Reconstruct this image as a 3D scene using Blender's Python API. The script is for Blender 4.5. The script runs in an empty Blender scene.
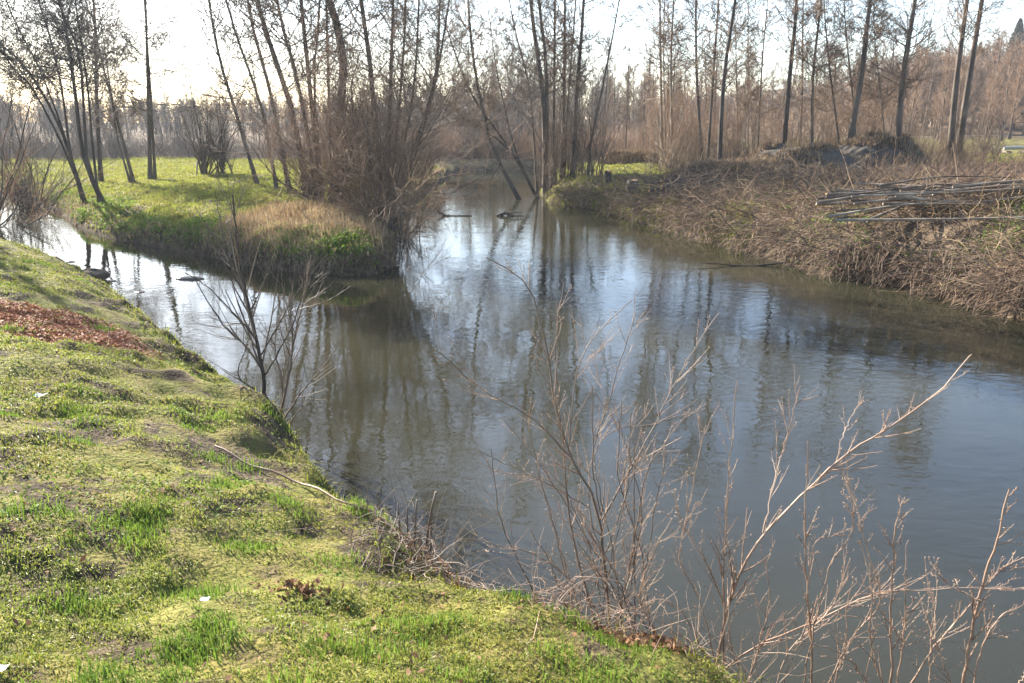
import bpy, math, numpy as np
from mathutils import Vector
R = math.radians
# ------------------------------------------------------------------ camera, world, sun, exposure
FPX, PITCH, HC = 796.0, R(15.5), 3.1
sc = bpy.context.scene
C = sc.collection
cam = bpy.data.cameras.new('camera'); camo = bpy.data.objects.new('camera', cam); C.objects.link(camo)
cam.sensor_width = 36; cam.lens = FPX * 36 / 1024; cam.clip_end = 2000; cam.clip_start = 0.05
camo.location = (0, 0, HC); camo.rotation_euler = (math.pi / 2 - PITCH, 0, 0)
sc.camera = camo
SUN_AZ, SUN_EL = R(-42), R(30)
w = bpy.data.worlds.new('World'); sc.world = w; w.use_nodes = True
nt = w.node_tree; bg = nt.nodes['Background']
sky = nt.nodes.new('ShaderNodeTexSky'); sky.sky_type = 'NISHITA'; sky.sun_disc = False
sky.sun_elevation = SUN_EL; sky.sun_rotation = SUN_AZ; sky.air_density = 1.0; sky.dust_density = 1.0; sky.ozone_density = 1.0
wb = nt.nodes.new('ShaderNodeMix'); wb.data_type = 'RGBA'; wb.blend_type = 'MULTIPLY'; wb.inputs[0].default_value = 1; wb.inputs[7].default_value = (.97, 1, 1.06, 1)   # the camera's white balance
nt.links.new(sky.outputs[0], wb.inputs[6]); nt.links.new(wb.outputs[2], bg.inputs[0]); bg.inputs[1].default_value = 0.082
sl = bpy.data.lights.new('sun', 'SUN'); sl.energy = 5.0; sl.angle = R(0.6); sl.color = (1, 0.92, 0.80)
so = bpy.data.objects.new('sun', sl); C.objects.link(so)
SV = Vector((math.sin(SUN_AZ) * math.cos(SUN_EL), math.cos(SUN_AZ) * math.cos(SUN_EL), math.sin(SUN_EL)))
so.rotation_euler = (-SV).to_track_quat('-Z', 'Y').to_euler(); so.location = SV * 100
sc.view_settings.view_transform = 'Standard'; sc.view_settings.look = 'None'
sc.view_settings.exposure = 2.3; sc.view_settings.gamma = 1
sc.cycles.max_bounces = 6; sc.cycles.volume_bounces = 0

# ------------------------------------------------------------------ pixel <-> place measuring
CT, ST = math.cos(PITCH), math.sin(PITCH)
def ray(u, v):
    dx = (u - 512) / FPX; dy = (341.5 - v) / FPX
    return np.array([dx, CT + dy * ST, -ST + dy * CT])
def P(u, v, z=0.0):
    d = ray(u, v); t = (z - HC) / d[2]; return np.array([d[0] * t, d[1] * t, z])
def PY(u, v, Y):
    d = ray(u, v); t = Y / d[1]; return np.array([d[0] * t, Y, HC + d[2] * t])

# ------------------------------------------------------------------ noise
_rs = np.random.RandomState(7); _T = _rs.rand(256, 256)
def vnoise(x, y):
    xi = np.floor(x).astype(int); yi = np.floor(y).astype(int); fx = x - xi; fy = y - yi
    fx = fx * fx * (3 - 2 * fx); fy = fy * fy * (3 - 2 * fy)
    a = _T[xi & 255, yi & 255]; b = _T[(xi + 1) & 255, yi & 255]; c = _T[xi & 255, (yi + 1) & 255]; d = _T[(xi + 1) & 255, (yi + 1) & 255]
    return (a * (1 - fx) + b * fx) * (1 - fy) + (c * (1 - fx) + d * fx) * fy
def fbm(x, y, o=4):
    s = 0; a = 0.5
    for k in range(o):
        s = s + a * (vnoise(x * 2 ** k + 17.3 * k, y * 2 ** k + 5.1 * k) - 0.5); a *= 0.5
    return s            # about -0.4 .. 0.4

# ------------------------------------------------------------------ river outline
near = [(30, -2.0), (12, 0.3), (5, 2.2), (3, 2.85), (1.7, 3.2)] + [tuple(P(u, v, 0.3)[:2]) for u, v in
        [(694, 660), (645, 634), (595, 620), (525, 597), (470, 588), (440, 560), (400, 515), (350, 492), (330, 472), (306, 434), (292, 412), (245, 383), (205, 358), (165, 325), (130, 297), (90, 272), (50, 258), (0, 243)]] + [(-22, 25), (-40, 33), (-75, 40)]
left = [(-75, 52), (-45, 46)] + [tuple(P(u, v)[:2]) for u, v in
        [(-30, 190), (0, 194), (35, 202), (60, 213), (75, 226), (110, 238), (160, 248), (200, 256), (270, 270), (330, 276), (375, 275), (392, 268), (397, 250), (396, 232), (402, 214), (418, 199), (440, 183), (450, 175)]]
far = [tuple(P(u, v)[:2]) for u, v in [(465, 171.5), (520, 171), (555, 171)]]
right = [tuple(P(u, v)[:2]) for u, v in
         [(560, 176), (545, 184), (540, 193), (548, 203), (600, 211), (650, 225), (700, 240), (760, 256), (830, 277), (900, 287), (960, 302), (1024, 322)]] + [(11.5, 9.5), (20, 6), (30, 4)]
rings = [near, left, far, right]
poly = np.array(near + left + far + right)
def _seg(px, py, pts):
    best = np.full(px.shape, 1e9)
    for (ax, ay), (bx, by) in zip(pts[:-1], pts[1:]):
        dx, dy = bx - ax, by - ay
        t = np.clip(((px - ax) * dx + (py - ay) * dy) / (dx * dx + dy * dy + 1e-12), 0, 1)
        best = np.minimum(best, np.hypot(px - ax - t * dx, py - ay - t * dy))
    return best
def _inside(px, py):
    ins = np.zeros(px.shape, bool); n = len(poly); j = n - 1
    for i in range(n):
        xi, yi = poly[i]; xj, yj = poly[j]
        if yi != yj:
            ins ^= ((yi > py) != (yj > py)) & (px < (xj - xi) * (py - yi) / (yj - yi) + xi)
        j = i
    return ins
def dists(x, y):
    D = [_seg(x, y, np.array(q)) for q in (near, [near[-1]] + left, left[-1:] + far + right[:1], right)]
    return D, _inside(x, y)
def sstep(a, b, x):
    t = np.clip((x - a) / (b - a), 0, 1); return t * t * (3 - 2 * t)
DIRT = P(20, 322, 1.05)
def ground(x, y, detail=True):
    x = np.atleast_1d(np.asarray(x, float)); y = np.atleast_1d(np.asarray(y, float))
    D, ins = dists(x, y)
    n1 = fbm(x * 1.1, y * 1.1, 4); n0 = fbm(x * 0.15, y * 0.15, 3)
    j = [0.34 * n1 + .30 * fbm(x * 3.2 + 5, y * 3.2, 3), 0.7 * n1 + .45 * fbm(x * 2.4, y * 2.4, 3), 0.5 * n1, 0.9 * n1]
    e = lambda d, s: 1 - np.exp(-np.maximum(d, 0) / s)
    dn, dl, df, dr = [np.maximum(d + jj * sstep(0, 0.5, d), 0) for d, jj in zip(D, j)]
    zn = 0.26 * e(dn, .07) + 1.22 * e(dn, 1.75) + 0.02 * np.minimum(dn, 30)
    tipL = np.exp(-((x - P(385, 240)[0]) ** 2 + (y - 20) ** 2) / 8)
    zl = (0.26 + .30 * tipL) * e(dl, .10) + 0.62 * e(dl, 1.5) + .006 * np.minimum(dl, 30)
    zf = 0.35 * e(df, .3) + 0.5 * e(df, 2)
    zr = 0.45 * e(dr, .22) + 0.66 * e(dr, 2.0)
    W = [1 / (d + .05) ** 5 for d in D]; S = sum(W)
    z = (zn * W[0] + zl * W[1] + zf * W[2] + zr * W[3]) / S
    dmin = np.minimum.reduce(D)
    z = z + n0 * 0.25 * sstep(1, 8, dmin)
    r = np.hypot(x, y)
    z = z + 8.0 * sstep(84, 140, y) * sstep(22, 70, x) + 1.2 * sstep(60, 140, y)
    z = z + .5 * np.exp(-((x - 10.8) / 3.2) ** 2 - ((y - 16) / 2.6) ** 2) * sstep(.3, 1.6, dmin)
    z = z + 0.35 * sstep(18, 30, x) * sstep(20, 40, y)
    if detail:
        fine = fbm(x * 5, y * 5, 4) * 0.10 + fbm(x * 1.7 + 9, y * 1.7, 3) * 0.15
        z = z + fine * sstep(0.0, .5, dmin) * (1 - 0.0 * r)
    z = z + fbm(x * 2.6 + 30, y * 2.6, 4) * .42 * np.exp(-np.maximum(D[0] - .25, 0) / .5) * sstep(0, .3, D[0]) * (D[0] <= dmin + .01)
    zw = -0.05 - 0.55 * (1 - np.exp(-dmin / 0.9))
    return np.where(ins, zw, np.maximum(z, -0.02))
def gz(x, y): return float(ground(x, y)[0])
def base(u, Y):
    z = 1.0
    for _ in range(4):
        zc = Y * CT + (HC - z) * ST; X = (u - 512) / FPX * zc; z = gz(X, Y)
    return np.array([X, Y, z])

# ------------------------------------------------------------------ materials
def mat(name, cols, scale=4.0, rough=0.85, island=False, transl=0.0, bump=0.0, spec=0.3, detail=4, stretch=None, bscale=None):
    m = bpy.data.materials.new(name); m.use_nodes = True; t = m.node_tree; N = t.nodes; L = t.links
    b = N['Principled BSDF']; b.inputs['Roughness'].default_value = rough; b.inputs['Specular IOR Level'].default_value = spec
    tc = N.new('ShaderNodeTexCoord'); mp = N.new('ShaderNodeMapping'); L.new(tc.outputs['Object'], mp.inputs[0])
    if stretch: mp.inputs['Scale'].default_value = stretch
    no = N.new('ShaderNodeTexNoise'); no.inputs['Scale'].default_value = scale; no.inputs['Detail'].default_value = detail
    L.new(mp.outputs[0], no.inputs['Vector'])
    r = N.new('ShaderNodeValToRGB'); e = r.color_ramp.elements
    n = len(cols)
    while len(e) < n: e.new(0.5)
    for i, c in enumerate(cols):
        e[i].position = (0.30 + 0.4 * i / (n - 1)) if not island else i / (n - 1); e[i].color = (*c, 1)
    if island:
        g = N.new('ShaderNodeNewGeometry'); ma = N.new('ShaderNodeMath'); ma.operation = 'MULTIPLY_ADD'
        L.new(no.outputs[0], ma.inputs[0]); ma.inputs[1].default_value = 1.4; 
        mb = N.new('ShaderNodeMath'); mb.operation = 'MULTIPLY_ADD'; L.new(g.outputs['Random Per Island'], mb.inputs[0]); mb.inputs[1].default_value = 0.6; mb.inputs[2].default_value = -0.5
        L.new(mb.outputs[0], ma.inputs[2]); L.new(ma.outputs[0], r.inputs[0])
    else: L.new(no.outputs[0], r.inputs[0])
    L.new(r.outputs[0], b.inputs['Base Color'])
    if bump:
        bu = N.new('ShaderNodeBump'); bu.inputs['Strength'].default_value = bump; bu.inputs['Distance'].default_value = 0.02
        n2 = N.new('ShaderNodeTexNoise'); n2.inputs['Scale'].default_value = bscale or scale * 5; n2.inputs['Detail'].default_value = 5
        L.new(mp.outputs[0], n2.inputs['Vector']); L.new(n2.outputs[0], bu.inputs['Height']); L.new(bu.outputs[0], b.inputs['Normal'])
    if transl:
        tr = N.new('ShaderNodeBsdfTranslucent'); L.new(r.outputs[0], tr.inputs[0]); mx = N.new('ShaderNodeMixShader'); mx.inputs[0].default_value = transl
        L.new(b.outputs[0], mx.inputs[1]); L.new(tr.outputs[0], mx.inputs[2]); L.new(mx.outputs[0], N['Material Output'].inputs[0])
    return m
M = {}
M['bark'] = mat('bark', [(.04, .03, .024), (.085, .065, .05), (.14, .115, .09)], 3, bump=.5, stretch=(1, 1, .3), bscale=25)
M['bark_pale'] = mat('bark_pale', [(.10, .08, .06), (.18, .145, .11), (.27, .24, .19)], 3, bump=.4, stretch=(1, 1, .3), bscale=25)
M['bark_dark'] = mat('bark_dark', [(.025, .02, .016), (.055, .043, .035), (.09, .075, .06)], 3, bump=.4, stretch=(1, 1, .3), bscale=25)
M['twig'] = mat('twig', [(.085, .056, .038), (.165, .112, .075), (.27, .19, .13)], 1.2, island=True)
M['twig_red'] = mat('twig_red', [(.13, .075, .044), (.25, .155, .095), (.37, .255, .17)], 1.0, island=True)
M['twig_grey'] = mat('twig_grey', [(.06, .05, .042), (.11, .09, .076), (.17, .14, .12)], 1.0, island=True)
M['hazel'] = mat('hazel', [(.12, .065, .042), (.26, .165, .11), (.44, .33, .24)], 3, island=True, rough=.6, spec=.4)
M['hazel_dark'] = mat('hazel_dark', [(.06, .042, .03), (.12, .085, .06), (.24, .18, .13)], 3, island=True, rough=.6, spec=.4)
M['wood_cut'] = mat('wood_cut', [(.38, .20, .09), (.52, .31, .15)], 8)
M['grass'] = mat('grass', [(.26, .18, .07), (.23, .23, .045), (.12, .17, .025), (.26, .28, .05), (.17, .20, .035)], .9, island=True, transl=.45, rough=.5, spec=.35)
M['lush'] = mat('lush', [(.07, .13, .02), (.12, .19, .025), (.19, .27, .045)], 1.5, island=True, transl=.45, rough=.65, spec=.15)
M['meadow'] = mat('meadow', [(.25, .20, .05), (.18, .20, .035), (.29, .31, .055)], .9, island=True, transl=.45, rough=.6)
M['moss'] = mat('moss', [(.14, .13, .03), (.25, .25, .04), (.16, .20, .028)], 2, island=True, transl=.35)
M['straw'] = mat('straw', [(.20, .12, .06), (.36, .26, .14), (.48, .38, .22)], 1.5, island=True, transl=.3)
M['straw_dull'] = mat('straw_dull', [(.09, .06, .04), (.20, .14, .085), (.36, .27, .17)], .8, island=True, transl=.2)
M['bramble'] = mat('bramble', [(.055, .032, .021), (.14, .088, .056), (.33, .24, .16)], .8, island=True)
M['leaf'] = mat('leaf', [(.07, .035, .02), (.18, .09, .045), (.34, .22, .13)], 3, island=True, transl=.2, rough=.8, spec=.15)
M['leaf_red'] = mat('leaf_red', [(.14, .045, .02), (.30, .11, .05), (.36, .18, .09)], 3, island=True, transl=.15, rough=.7)
M['soil'] = mat('soil', [(.03, .022, .014), (.07, .05, .032), (.11, .085, .05)], 4, bump=1, bscale=20)
M['mound'] = mat('mound', [(.03, .025, .02), (.05, .042, .034), (.08, .065, .045)], 1.6, bump=.8, bscale=9)
M['paper'] = mat('paper', [(.40, .44, .54), (.60, .62, .66)], 9, transl=.2)
M['pale_wood'] = mat('pale_wood', [(.26, .24, .2), (.38, .35, .3)], 6)
M['conifer'] = mat('conifer', [(.015, .03, .012), (.03, .05, .02)], 2, island=True)
M['wet'] = mat('wet', [(.02, .016, .012), (.05, .04, .03)], 6, rough=.3, spec=.5)
M['path'] = mat('path', [(.30, .26, .21), (.38, .34, .28)], 1)

# ground: soil, moss, grass patches, leaf litter, bare soil bank edges, dark tone partly painted shade
def ground_material():
    m = bpy.data.materials.new('ground'); m.use_nodes = True; t = m.node_tree; N = t.nodes; L = t.links
    b = N['Principled BSDF']; b.inputs['Roughness'].default_value = .95; b.inputs['Specular IOR Level'].default_value = .15
    tc = N.new('ShaderNodeTexCoord')
    def noise(s, d=5, dist=0):
        n = N.new('ShaderNodeTexNoise'); n.inputs['Scale'].default_value = s; n.inputs['Detail'].default_value = d; n.inputs['Distortion'].default_value = dist
        L.new(tc.outputs['Object'], n.inputs['Vector']); return n.outputs[0]
    def ramp(i, ps):
        r = N.new('ShaderNodeValToRGB'); e = r.color_ramp.elements
        while len(e) < len(ps): e.new(.5)
        for k, (p, c) in enumerate(ps): e[k].position = p; e[k].color = (*c, 1) if len(c) == 3 else c
        L.new(i, r.inputs[0]); return r.outputs[0]
    def mix(f, a, bb):
        x = N.new('ShaderNodeMix'); x.data_type = 'RGBA'; L.new(f, x.inputs[0]); L.new(a, x.inputs[6]); L.new(bb, x.inputs[7]); return x.outputs[2]
    grass = ramp(noise(2.2, 8), [(.32, (.09, .07, .03)), (.45, (.15, .13, .035)), (.55, (.10, .105, .022)), (.68, (.19, .17, .045))])
    soil = ramp(noise(7, 8), [(.35, (.018, .012, .008)), (.5, (.05, .035, .022)), (.65, (.11, .08, .05))])
    brown = ramp(noise(3, 8), [(.35, (.06, .042, .027)), (.5, (.12, .085, .055)), (.65, (.20, .15, .095))])
    litter = ramp(noise(14, 6), [(.35, (.12, .045, .022)), (.5, (.26, .105, .05)), (.65, (.33, .16, .085))])
    at = lambda nm: (lambda a: (setattr(a, 'attribute_name', nm), a.outputs['Fac'])[1])(N.new('ShaderNodeAttribute'))
    patch = ramp(noise(1.9, 10, .8), [(.49, (0, 0, 0)), (.58, (1, 1, 1))])
    c = mix(patch, grass, soil)
    c = mix(at('brown'), c, brown); c = mix(at('litter'), c, litter); c = mix(at('bare'), c, soil)
    L.new(c, b.inputs['Base Color'])
    bu = N.new('ShaderNodeBump'); bu.inputs['Strength'].default_value = 1; bu.inputs['Distance'].default_value = .03
    L.new(noise(32, 10), bu.inputs['Height']); L.new(bu.outputs[0], b.inputs['Normal'])
    return m
M['ground'] = ground_material()
def water_material():
    m = bpy.data.materials.new('river_water'); m.use_nodes = True; t = m.node_tree; N = t.nodes; L = t.links
    b = N['Principled BSDF']; b.inputs['Roughness'].default_value = .012; b.inputs['IOR'].default_value = 1.37
    b.inputs['Specular IOR Level'].default_value = .5
    tc = N.new('ShaderNodeTexCoord')
    def noise(s, sc3, d=3, dist=0, rot=0):
        mp = N.new('ShaderNodeMapping'); mp.inputs['Scale'].default_value = sc3; mp.inputs['Rotation'].default_value = (0, 0, rot); L.new(tc.outputs['Object'], mp.inputs[0])
        n = N.new('ShaderNodeTexNoise'); n.inputs['Scale'].default_value = s; n.inputs['Detail'].default_value = d; n.inputs['Distortion'].default_value = dist
        L.new(mp.outputs[0], n.inputs['Vector']); return n.outputs[0]
    r = N.new('ShaderNodeValToRGB'); e = r.color_ramp.elements; e[0].position = .35; e[0].color = (.016, .0155, .009, 1); e[1].position = .65; e[1].color = (.028, .027, .016, 1)
    L.new(noise(.25, (1, 1, 1)), r.inputs[0]); L.new(r.outputs[0], b.inputs['Base Color'])
    mk = N.new('ShaderNodeMapRange'); L.new(noise(.16, (1, 1.3, 1), 4, .5, .5), mk.inputs[0]); mk.inputs[1].default_value = .46; mk.inputs[2].default_value = .62; mk.inputs[3].default_value = .25; mk.inputs[4].default_value = 1
    hgt = N.new('ShaderNodeMath'); hgt.operation = 'MULTIPLY'; L.new(noise(5, (1, 1.5, 1), 3, .4, .3), hgt.inputs[0]); L.new(mk.outputs[0], hgt.inputs[1])
    bu = N.new('ShaderNodeBump'); bu.inputs['Strength'].default_value = .38; bu.inputs['Distance'].default_value = .016
    L.new(hgt.outputs[0], bu.inputs['Height'])
    b2 = N.new('ShaderNodeBump'); b2.inputs['Strength'].default_value = .25; b2.inputs['Distance'].default_value = .02
    L.new(noise(1.1, (1, 1.2, 1), 2), b2.inputs['Height']); L.new(bu.outputs[0], b2.inputs['Normal']); L.new(b2.outputs[0], b.inputs['Normal'])
    return m
M['water'] = water_material()

# ------------------------------------------------------------------ object helpers
def mesh(name, V, F, m, parent=None, smooth=True):
    V = np.asarray(V, np.float32); F = np.asarray(F, np.int32)
    me = bpy.data.meshes.new(name); k = F.shape[1]
    me.vertices.add(len(V)); me.vertices.foreach_set('co', V.ravel())
    me.loops.add(F.size); me.loops.foreach_set('vertex_index', F.ravel())
    me.polygons.add(len(F)); me.polygons.foreach_set('loop_start', np.arange(0, F.size, k, dtype=np.int32))
    if smooth: me.polygons.foreach_set('use_smooth', np.ones(len(F), bool))
    me.update(calc_edges=True); me.materials.append(m if not isinstance(m, str) else M[m])
    o = bpy.data.objects.new(name, me); C.objects.link(o)
    if parent: o.parent = parent
    return o
def tag(o, label=None, cat=None, group=None, kind=None):
    for k, v in (('label', label), ('category', cat), ('group', group), ('kind', kind)):
        if v: o[k] = v
    return o
def empty(name, loc, rz=0):
    o = bpy.data.objects.new(name, None); C.objects.link(o); o.location = loc; o.rotation_euler = (0, 0, rz); o.empty_display_size = .2; return o
def copy_tree(root, loc, rz, s, label=None, group=None):
    r = root.copy(); C.objects.link(r); r.location = loc; r.rotation_euler = (0, 0, rz); r.scale = s if hasattr(s, '__len__') else (s, s, s)
    if label: r['label'] = label
    if group: r['group'] = group
    for ch in list(root.children):
        c = ch.copy(); C.objects.link(c); c.parent = r
    return r

# tubes: paths (B,n,3), radii (B,n)
def norm(a): return a / (np.linalg.norm(a, axis=-1, keepdims=True) + 1e-9)
def tubes(sets, sides=4, cap=False):
    VV, FF, off = [], [], 0
    for paths, rad in sets:
        B, n, _ = paths.shape
        if B == 0: continue
        T = np.gradient(paths, axis=1); T = norm(T)
        ref = np.tile(np.array([.31, .22, .92]), (B, 1)); mean = norm(T.mean(1)); par = np.abs((mean * norm(ref)).sum(1)) > .85
        ref[par] = [.9, -.4, .1]
        N1 = norm(np.cross(T, ref[:, None, :])); N2 = np.cross(T, N1)
        a = np.arange(sides) * 2 * np.pi / sides
        V = paths[:, :, None, :] + rad[:, :, None, None] * (np.cos(a)[None, None, :, None] * N1[:, :, None, :] + np.sin(a)[None, None, :, None] * N2[:, :, None, :])
        VV.append(V.reshape(-1, 3))
        i = np.arange(n - 1)[:, None] * sides; j = np.arange(sides)[None, :]; jn = (j + 1) % sides
        q = np.stack([i + j, i + jn, i + sides + jn, i + sides + j], -1).reshape(-1, 4)
        if cap and sides == 4: q = np.concatenate([q, [[3, 2, 1, 0]], [np.arange(4) + (n - 1) * 4]])
        if cap and sides == 8:
            for o_ in (0, (n - 1) * 8): q = np.concatenate([q, [[o_, o_ + 1, o_ + 2, o_ + 3], [o_, o_ + 3, o_ + 4, o_ + 7], [o_ + 4, o_ + 5, o_ + 6, o_ + 7]]])
        FF.append((q[None] + (np.arange(B) * n * sides)[:, None, None]).reshape(-1, 4) + off); off += B * n * sides
    return np.concatenate(VV), np.concatenate(FF)
def spline(pts, n):
    pts = np.asarray(pts, float); m = len(pts)
    if m < 3:
        t = np.linspace(0, 1, n)[:, None]; return pts[0] * (1 - t) + pts[-1] * t
    e = np.vstack([2 * pts[0] - pts[1], pts, 2 * pts[-1] - pts[-2]])
    cl = np.concatenate([[0], np.cumsum(np.linalg.norm(np.diff(pts, axis=0), axis=1))]); s = np.linspace(0, cl[-1], n)
    k = np.clip(np.searchsorted(cl, s, side='right') - 1, 0, m - 2); t = ((s - cl[k]) / (cl[k + 1] - cl[k]))[:, None]
    a, b, c, d = e[k], e[k + 1], e[k + 2], e[k + 3]
    return .5 * (2 * b + (c - a) * t + (2 * a - 5 * b + 4 * c - d) * t ** 2 + (3 * b - a - 3 * c + d) * t ** 3)
def spawn(rng, paths, rad, per, t0, t1, ang, length, n=5, wander=.15, up=.05, rf=.6, rmin=.004, shape=.5, spread=.25, power=1.0):
    """children of every path; length in metres at t0, shrinking by shape towards the tip"""
    B, m, _ = paths.shape; idx = np.repeat(np.arange(B), per); K = len(idx)
    tt = t0 + (t1 - t0) * rng.random(K) ** power; fi = tt * (m - 1); i = np.minimum(fi.astype(int), m - 2); f = (fi - i)[:, None]
    p = paths[idx, i] * (1 - f) + paths[idx, i + 1] * f; T = norm(paths[idx, i + 1] - paths[idx, i])
    r0 = rad[idx, i] * (1 - f[:, 0]) + rad[idx, i + 1] * f[:, 0]
    q = rng.normal(size=(K, 3)); q = norm(q - (q * T).sum(1, keepdims=True) * T)
    a = (ang * (1 + spread * rng.normal(size=K)))[:, None]
    d = np.cos(a) * T + np.sin(a) * q
    Ln = (length[idx] if hasattr(length, '__len__') else length) * (1 - shape * (tt - t0) / max(t1 - t0, 1e-6)) * rng.uniform(.55, 1.25, K)
    out = np.zeros((K, n, 3)); out[:, 0] = p
    for k in range(1, n):
        d = norm(d + wander * rng.normal(size=(K, 3)) + np.array([0, 0, up])); out[:, k] = out[:, k - 1] + d * (Ln / (n - 1))[:, None]
    rr = np.maximum(np.minimum(r0 * rf, r0), rmin)[:, None] * np.linspace(1, .35, n)[None]
    return out, np.maximum(rr, rmin * .5), Ln

def trunk_path(pts, r0, r1, n=14):
    p = spline(pts, n); t = np.linspace(0, 1, n); r = r0 * (1 - t) + r1 * t; r = r * (1 + .40 * np.exp(-t * 26)); return p[None], r[None]

def build_tree(name, trunks, rng, dens=1.0, tw='twig', bk='bark', blen=2.0, t0=.25, ang=1.1, up=.10, rmin=.006, label=None, cat='tree', group=None, sides=7, droop=0, lvl3=6):
    """trunks: list of (world pts, r0, r1); root Empty at the base"""
    b0 = np.asarray(trunks[0][0][0], float); root = empty(name, b0)
    cr = []
    for pts, r0, r1 in trunks:
        tp, tr = trunk_path(np.asarray(pts, float) - b0, r0, r1)
        V, F = tubes([(tp, tr)], sides); mesh('trunk', V, F, bk, root)
        H = np.linalg.norm(np.diff(tp[0], axis=0), axis=1).sum()
        k1 = max(4, int(H * 6.0 * dens))
        a, ar, al = spawn(rng, tp, np.minimum(tr, .05), k1, t0, .99, ang, blen, 8, .15, up, .40, rmin * 1.1, .5)
        b, br, bl = spawn(rng, a, ar, 6, .12, .98, .7, al * .45, 5, .2, up * .3, .6, rmin * .8, .4)
        c, c_r, cl = spawn(rng, b, br, lvl3, .1, 1, .7, bl * .6, 3, .2, -.04, .7, rmin * .62, .3)
        cr += [(a, ar), (b, br), (c, c_r)]
    V, F = tubes(cr, 3); mesh('crown', V, F, tw, root)
    tag(root, label, cat, group); return root
def px_tree(name, Y, stems, rng, top=13, lean_y=0, r=.1, **kw):
    """stems: list of (radius, [(u,v),...]) measured on the photo at depth Y; the last direction runs on up to the height top"""
    TR = []
    for st in stems:
        rr, uv = st[0], st[1]; z0 = base(uv[0][0], Y)
        pts = [z0 - np.array([0, 0, .1])] + [PY(u, v, Y) for u, v in uv[1:]]
        for q in pts[1:]: q[1] += lean_y * (q[2] - z0[2])
        d = norm(pts[-1] - pts[-2]); d = norm(d + np.array([0, 0, .6])); last = pts[-1]
        if top > last[2] + .5: pts.append(last + d * (top - last[2]) / max(d[2], .4))
        TR.append((pts, rr * .84, max(.012, rr * .16)))
    kw.setdefault('rmin', .0088 * Y / 25)
    return build_tree(name, TR, rng, **kw)

def shrub_geo(rng, h, nst, spread, r=.012, bend=.12, sub=5, sub2=4, rmin=.004, ang=.5, up=.06):
    n = 7; B = nst; az = rng.uniform(0, 2 * np.pi, B); til = np.abs(rng.normal(0, spread, B))
    d = np.stack([np.cos(az) * np.sin(til), np.sin(az) * np.sin(til), np.cos(til)], 1)
    p = np.zeros((B, n, 3)); p[:, 0, :2] = rng.normal(0, .12 * h / 3, (B, 2)); Ln = h * rng.uniform(.25, 1.15, B)
    for k in range(1, n):
        d = norm(d + bend * rng.normal(size=(B, 3)) + [0, 0, .05]); p[:, k] = p[:, k - 1] + d * (Ln / (n - 1))[:, None]
    rd = r * rng.uniform(.5, 1.3, B)[:, None] * np.linspace(1, .3, n)[None]
    a, ar, al = spawn(rng, p, rd, sub, .12, 1, ang, Ln * .4, 6, .16, up, .6, rmin, .4)
    b, br, bl = spawn(rng, a, ar, sub2, .1, 1, .75, al * .5, 4, .18, up * .4, .7, rmin * .9, .3)
    return (p, rd), [(a, ar), (b, br)]
def make_shrub(name, loc, rng, h, nst, spread, r=.012, tw='twig', bk='bark', label=None, group=None, **kw):
    root = empty(name, loc); s, t = shrub_geo(rng, h, nst, spread, r, **kw)
    V, F = tubes([s], 4); mesh('stems', V, F, bk, root); V, F = tubes(t, 3); mesh('twigs', V, F, tw, root)
    tag(root, label, 'shrub', group); return root

# blades: curved tapering leaves of grass
def blades(P0, H, Wd, rng, lean=.45, flat=0.0):
    n = len(P0); az = rng.uniform(0, 2 * np.pi, n); ln = np.abs(rng.normal(0, lean, n)) + flat
    dr = np.stack([np.cos(az), np.sin(az), np.zeros(n)], 1); sd = np.stack([-np.sin(az), np.cos(az), np.zeros(n)], 1)
    H = H[:, None]; Wd = Wd[:, None] * .5; s = np.sin(ln)[:, None]; c = np.cos(ln)[:, None]
    mid = P0 + dr * H * .5 * s * .7 + np.array([0, 0, 1]) * H * .55 * (c * .4 + .6)
    tip = P0 + dr * H * (s * 1.15) + np.array([0, 0, 1]) * H * c
    V = np.stack([P0 - sd * Wd, P0 + sd * Wd, mid - sd * Wd * .75, mid + sd * Wd * .75, tip], 1).reshape(-1, 3)
    F = (np.array([[0, 1, 3], [0, 3, 2], [2, 3, 4]])[None] + (np.arange(n) * 5)[:, None, None]).reshape(-1, 3)
    return V, F
def leaves(P0, S, rng, tilt=.6):
    n = len(P0); az = rng.uniform(0, 2 * np.pi, n); a = np.stack([np.cos(az), np.sin(az), rng.normal(0, tilt, n)], 1); a = norm(a)
    b = norm(np.cross(a, np.stack([rng.normal(0, tilt, n), rng.normal(0, tilt, n), np.ones(n)], 1))); c = np.cross(a, b)
    S = S[:, None]
    V = np.stack([P0 - a * S, P0 + b * S * .5 + c * S * .25 * rng.normal(size=(n, 1)), P0 + a * S + c * S * .2, P0 - b * S * .5 + c * S * .2], 1).reshape(-1, 3)
    F = (np.array([[0, 1, 2], [0, 2, 3]])[None] + (np.arange(n) * 4)[:, None, None]).reshape(-1, 3)
    return V, F
def scatter(rng, n, x0, x1, y0, y1):
    return rng.uniform(x0, x1, n), rng.uniform(y0, y1, n)
def onframe(x, y, z, mg=180):
    zc = y * CT + (HC - z) * ST; u = 512 + FPX * x / np.maximum(zc, .1); vv = 341.5 - FPX * (y * ST * 1.0 - (HC - z) * CT) / np.maximum(zc, .1)
    return (zc > .2) & (u > -mg) & (u < 1024 + mg) & (vv > -mg) & (vv < 683 + mg), u, vv

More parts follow.
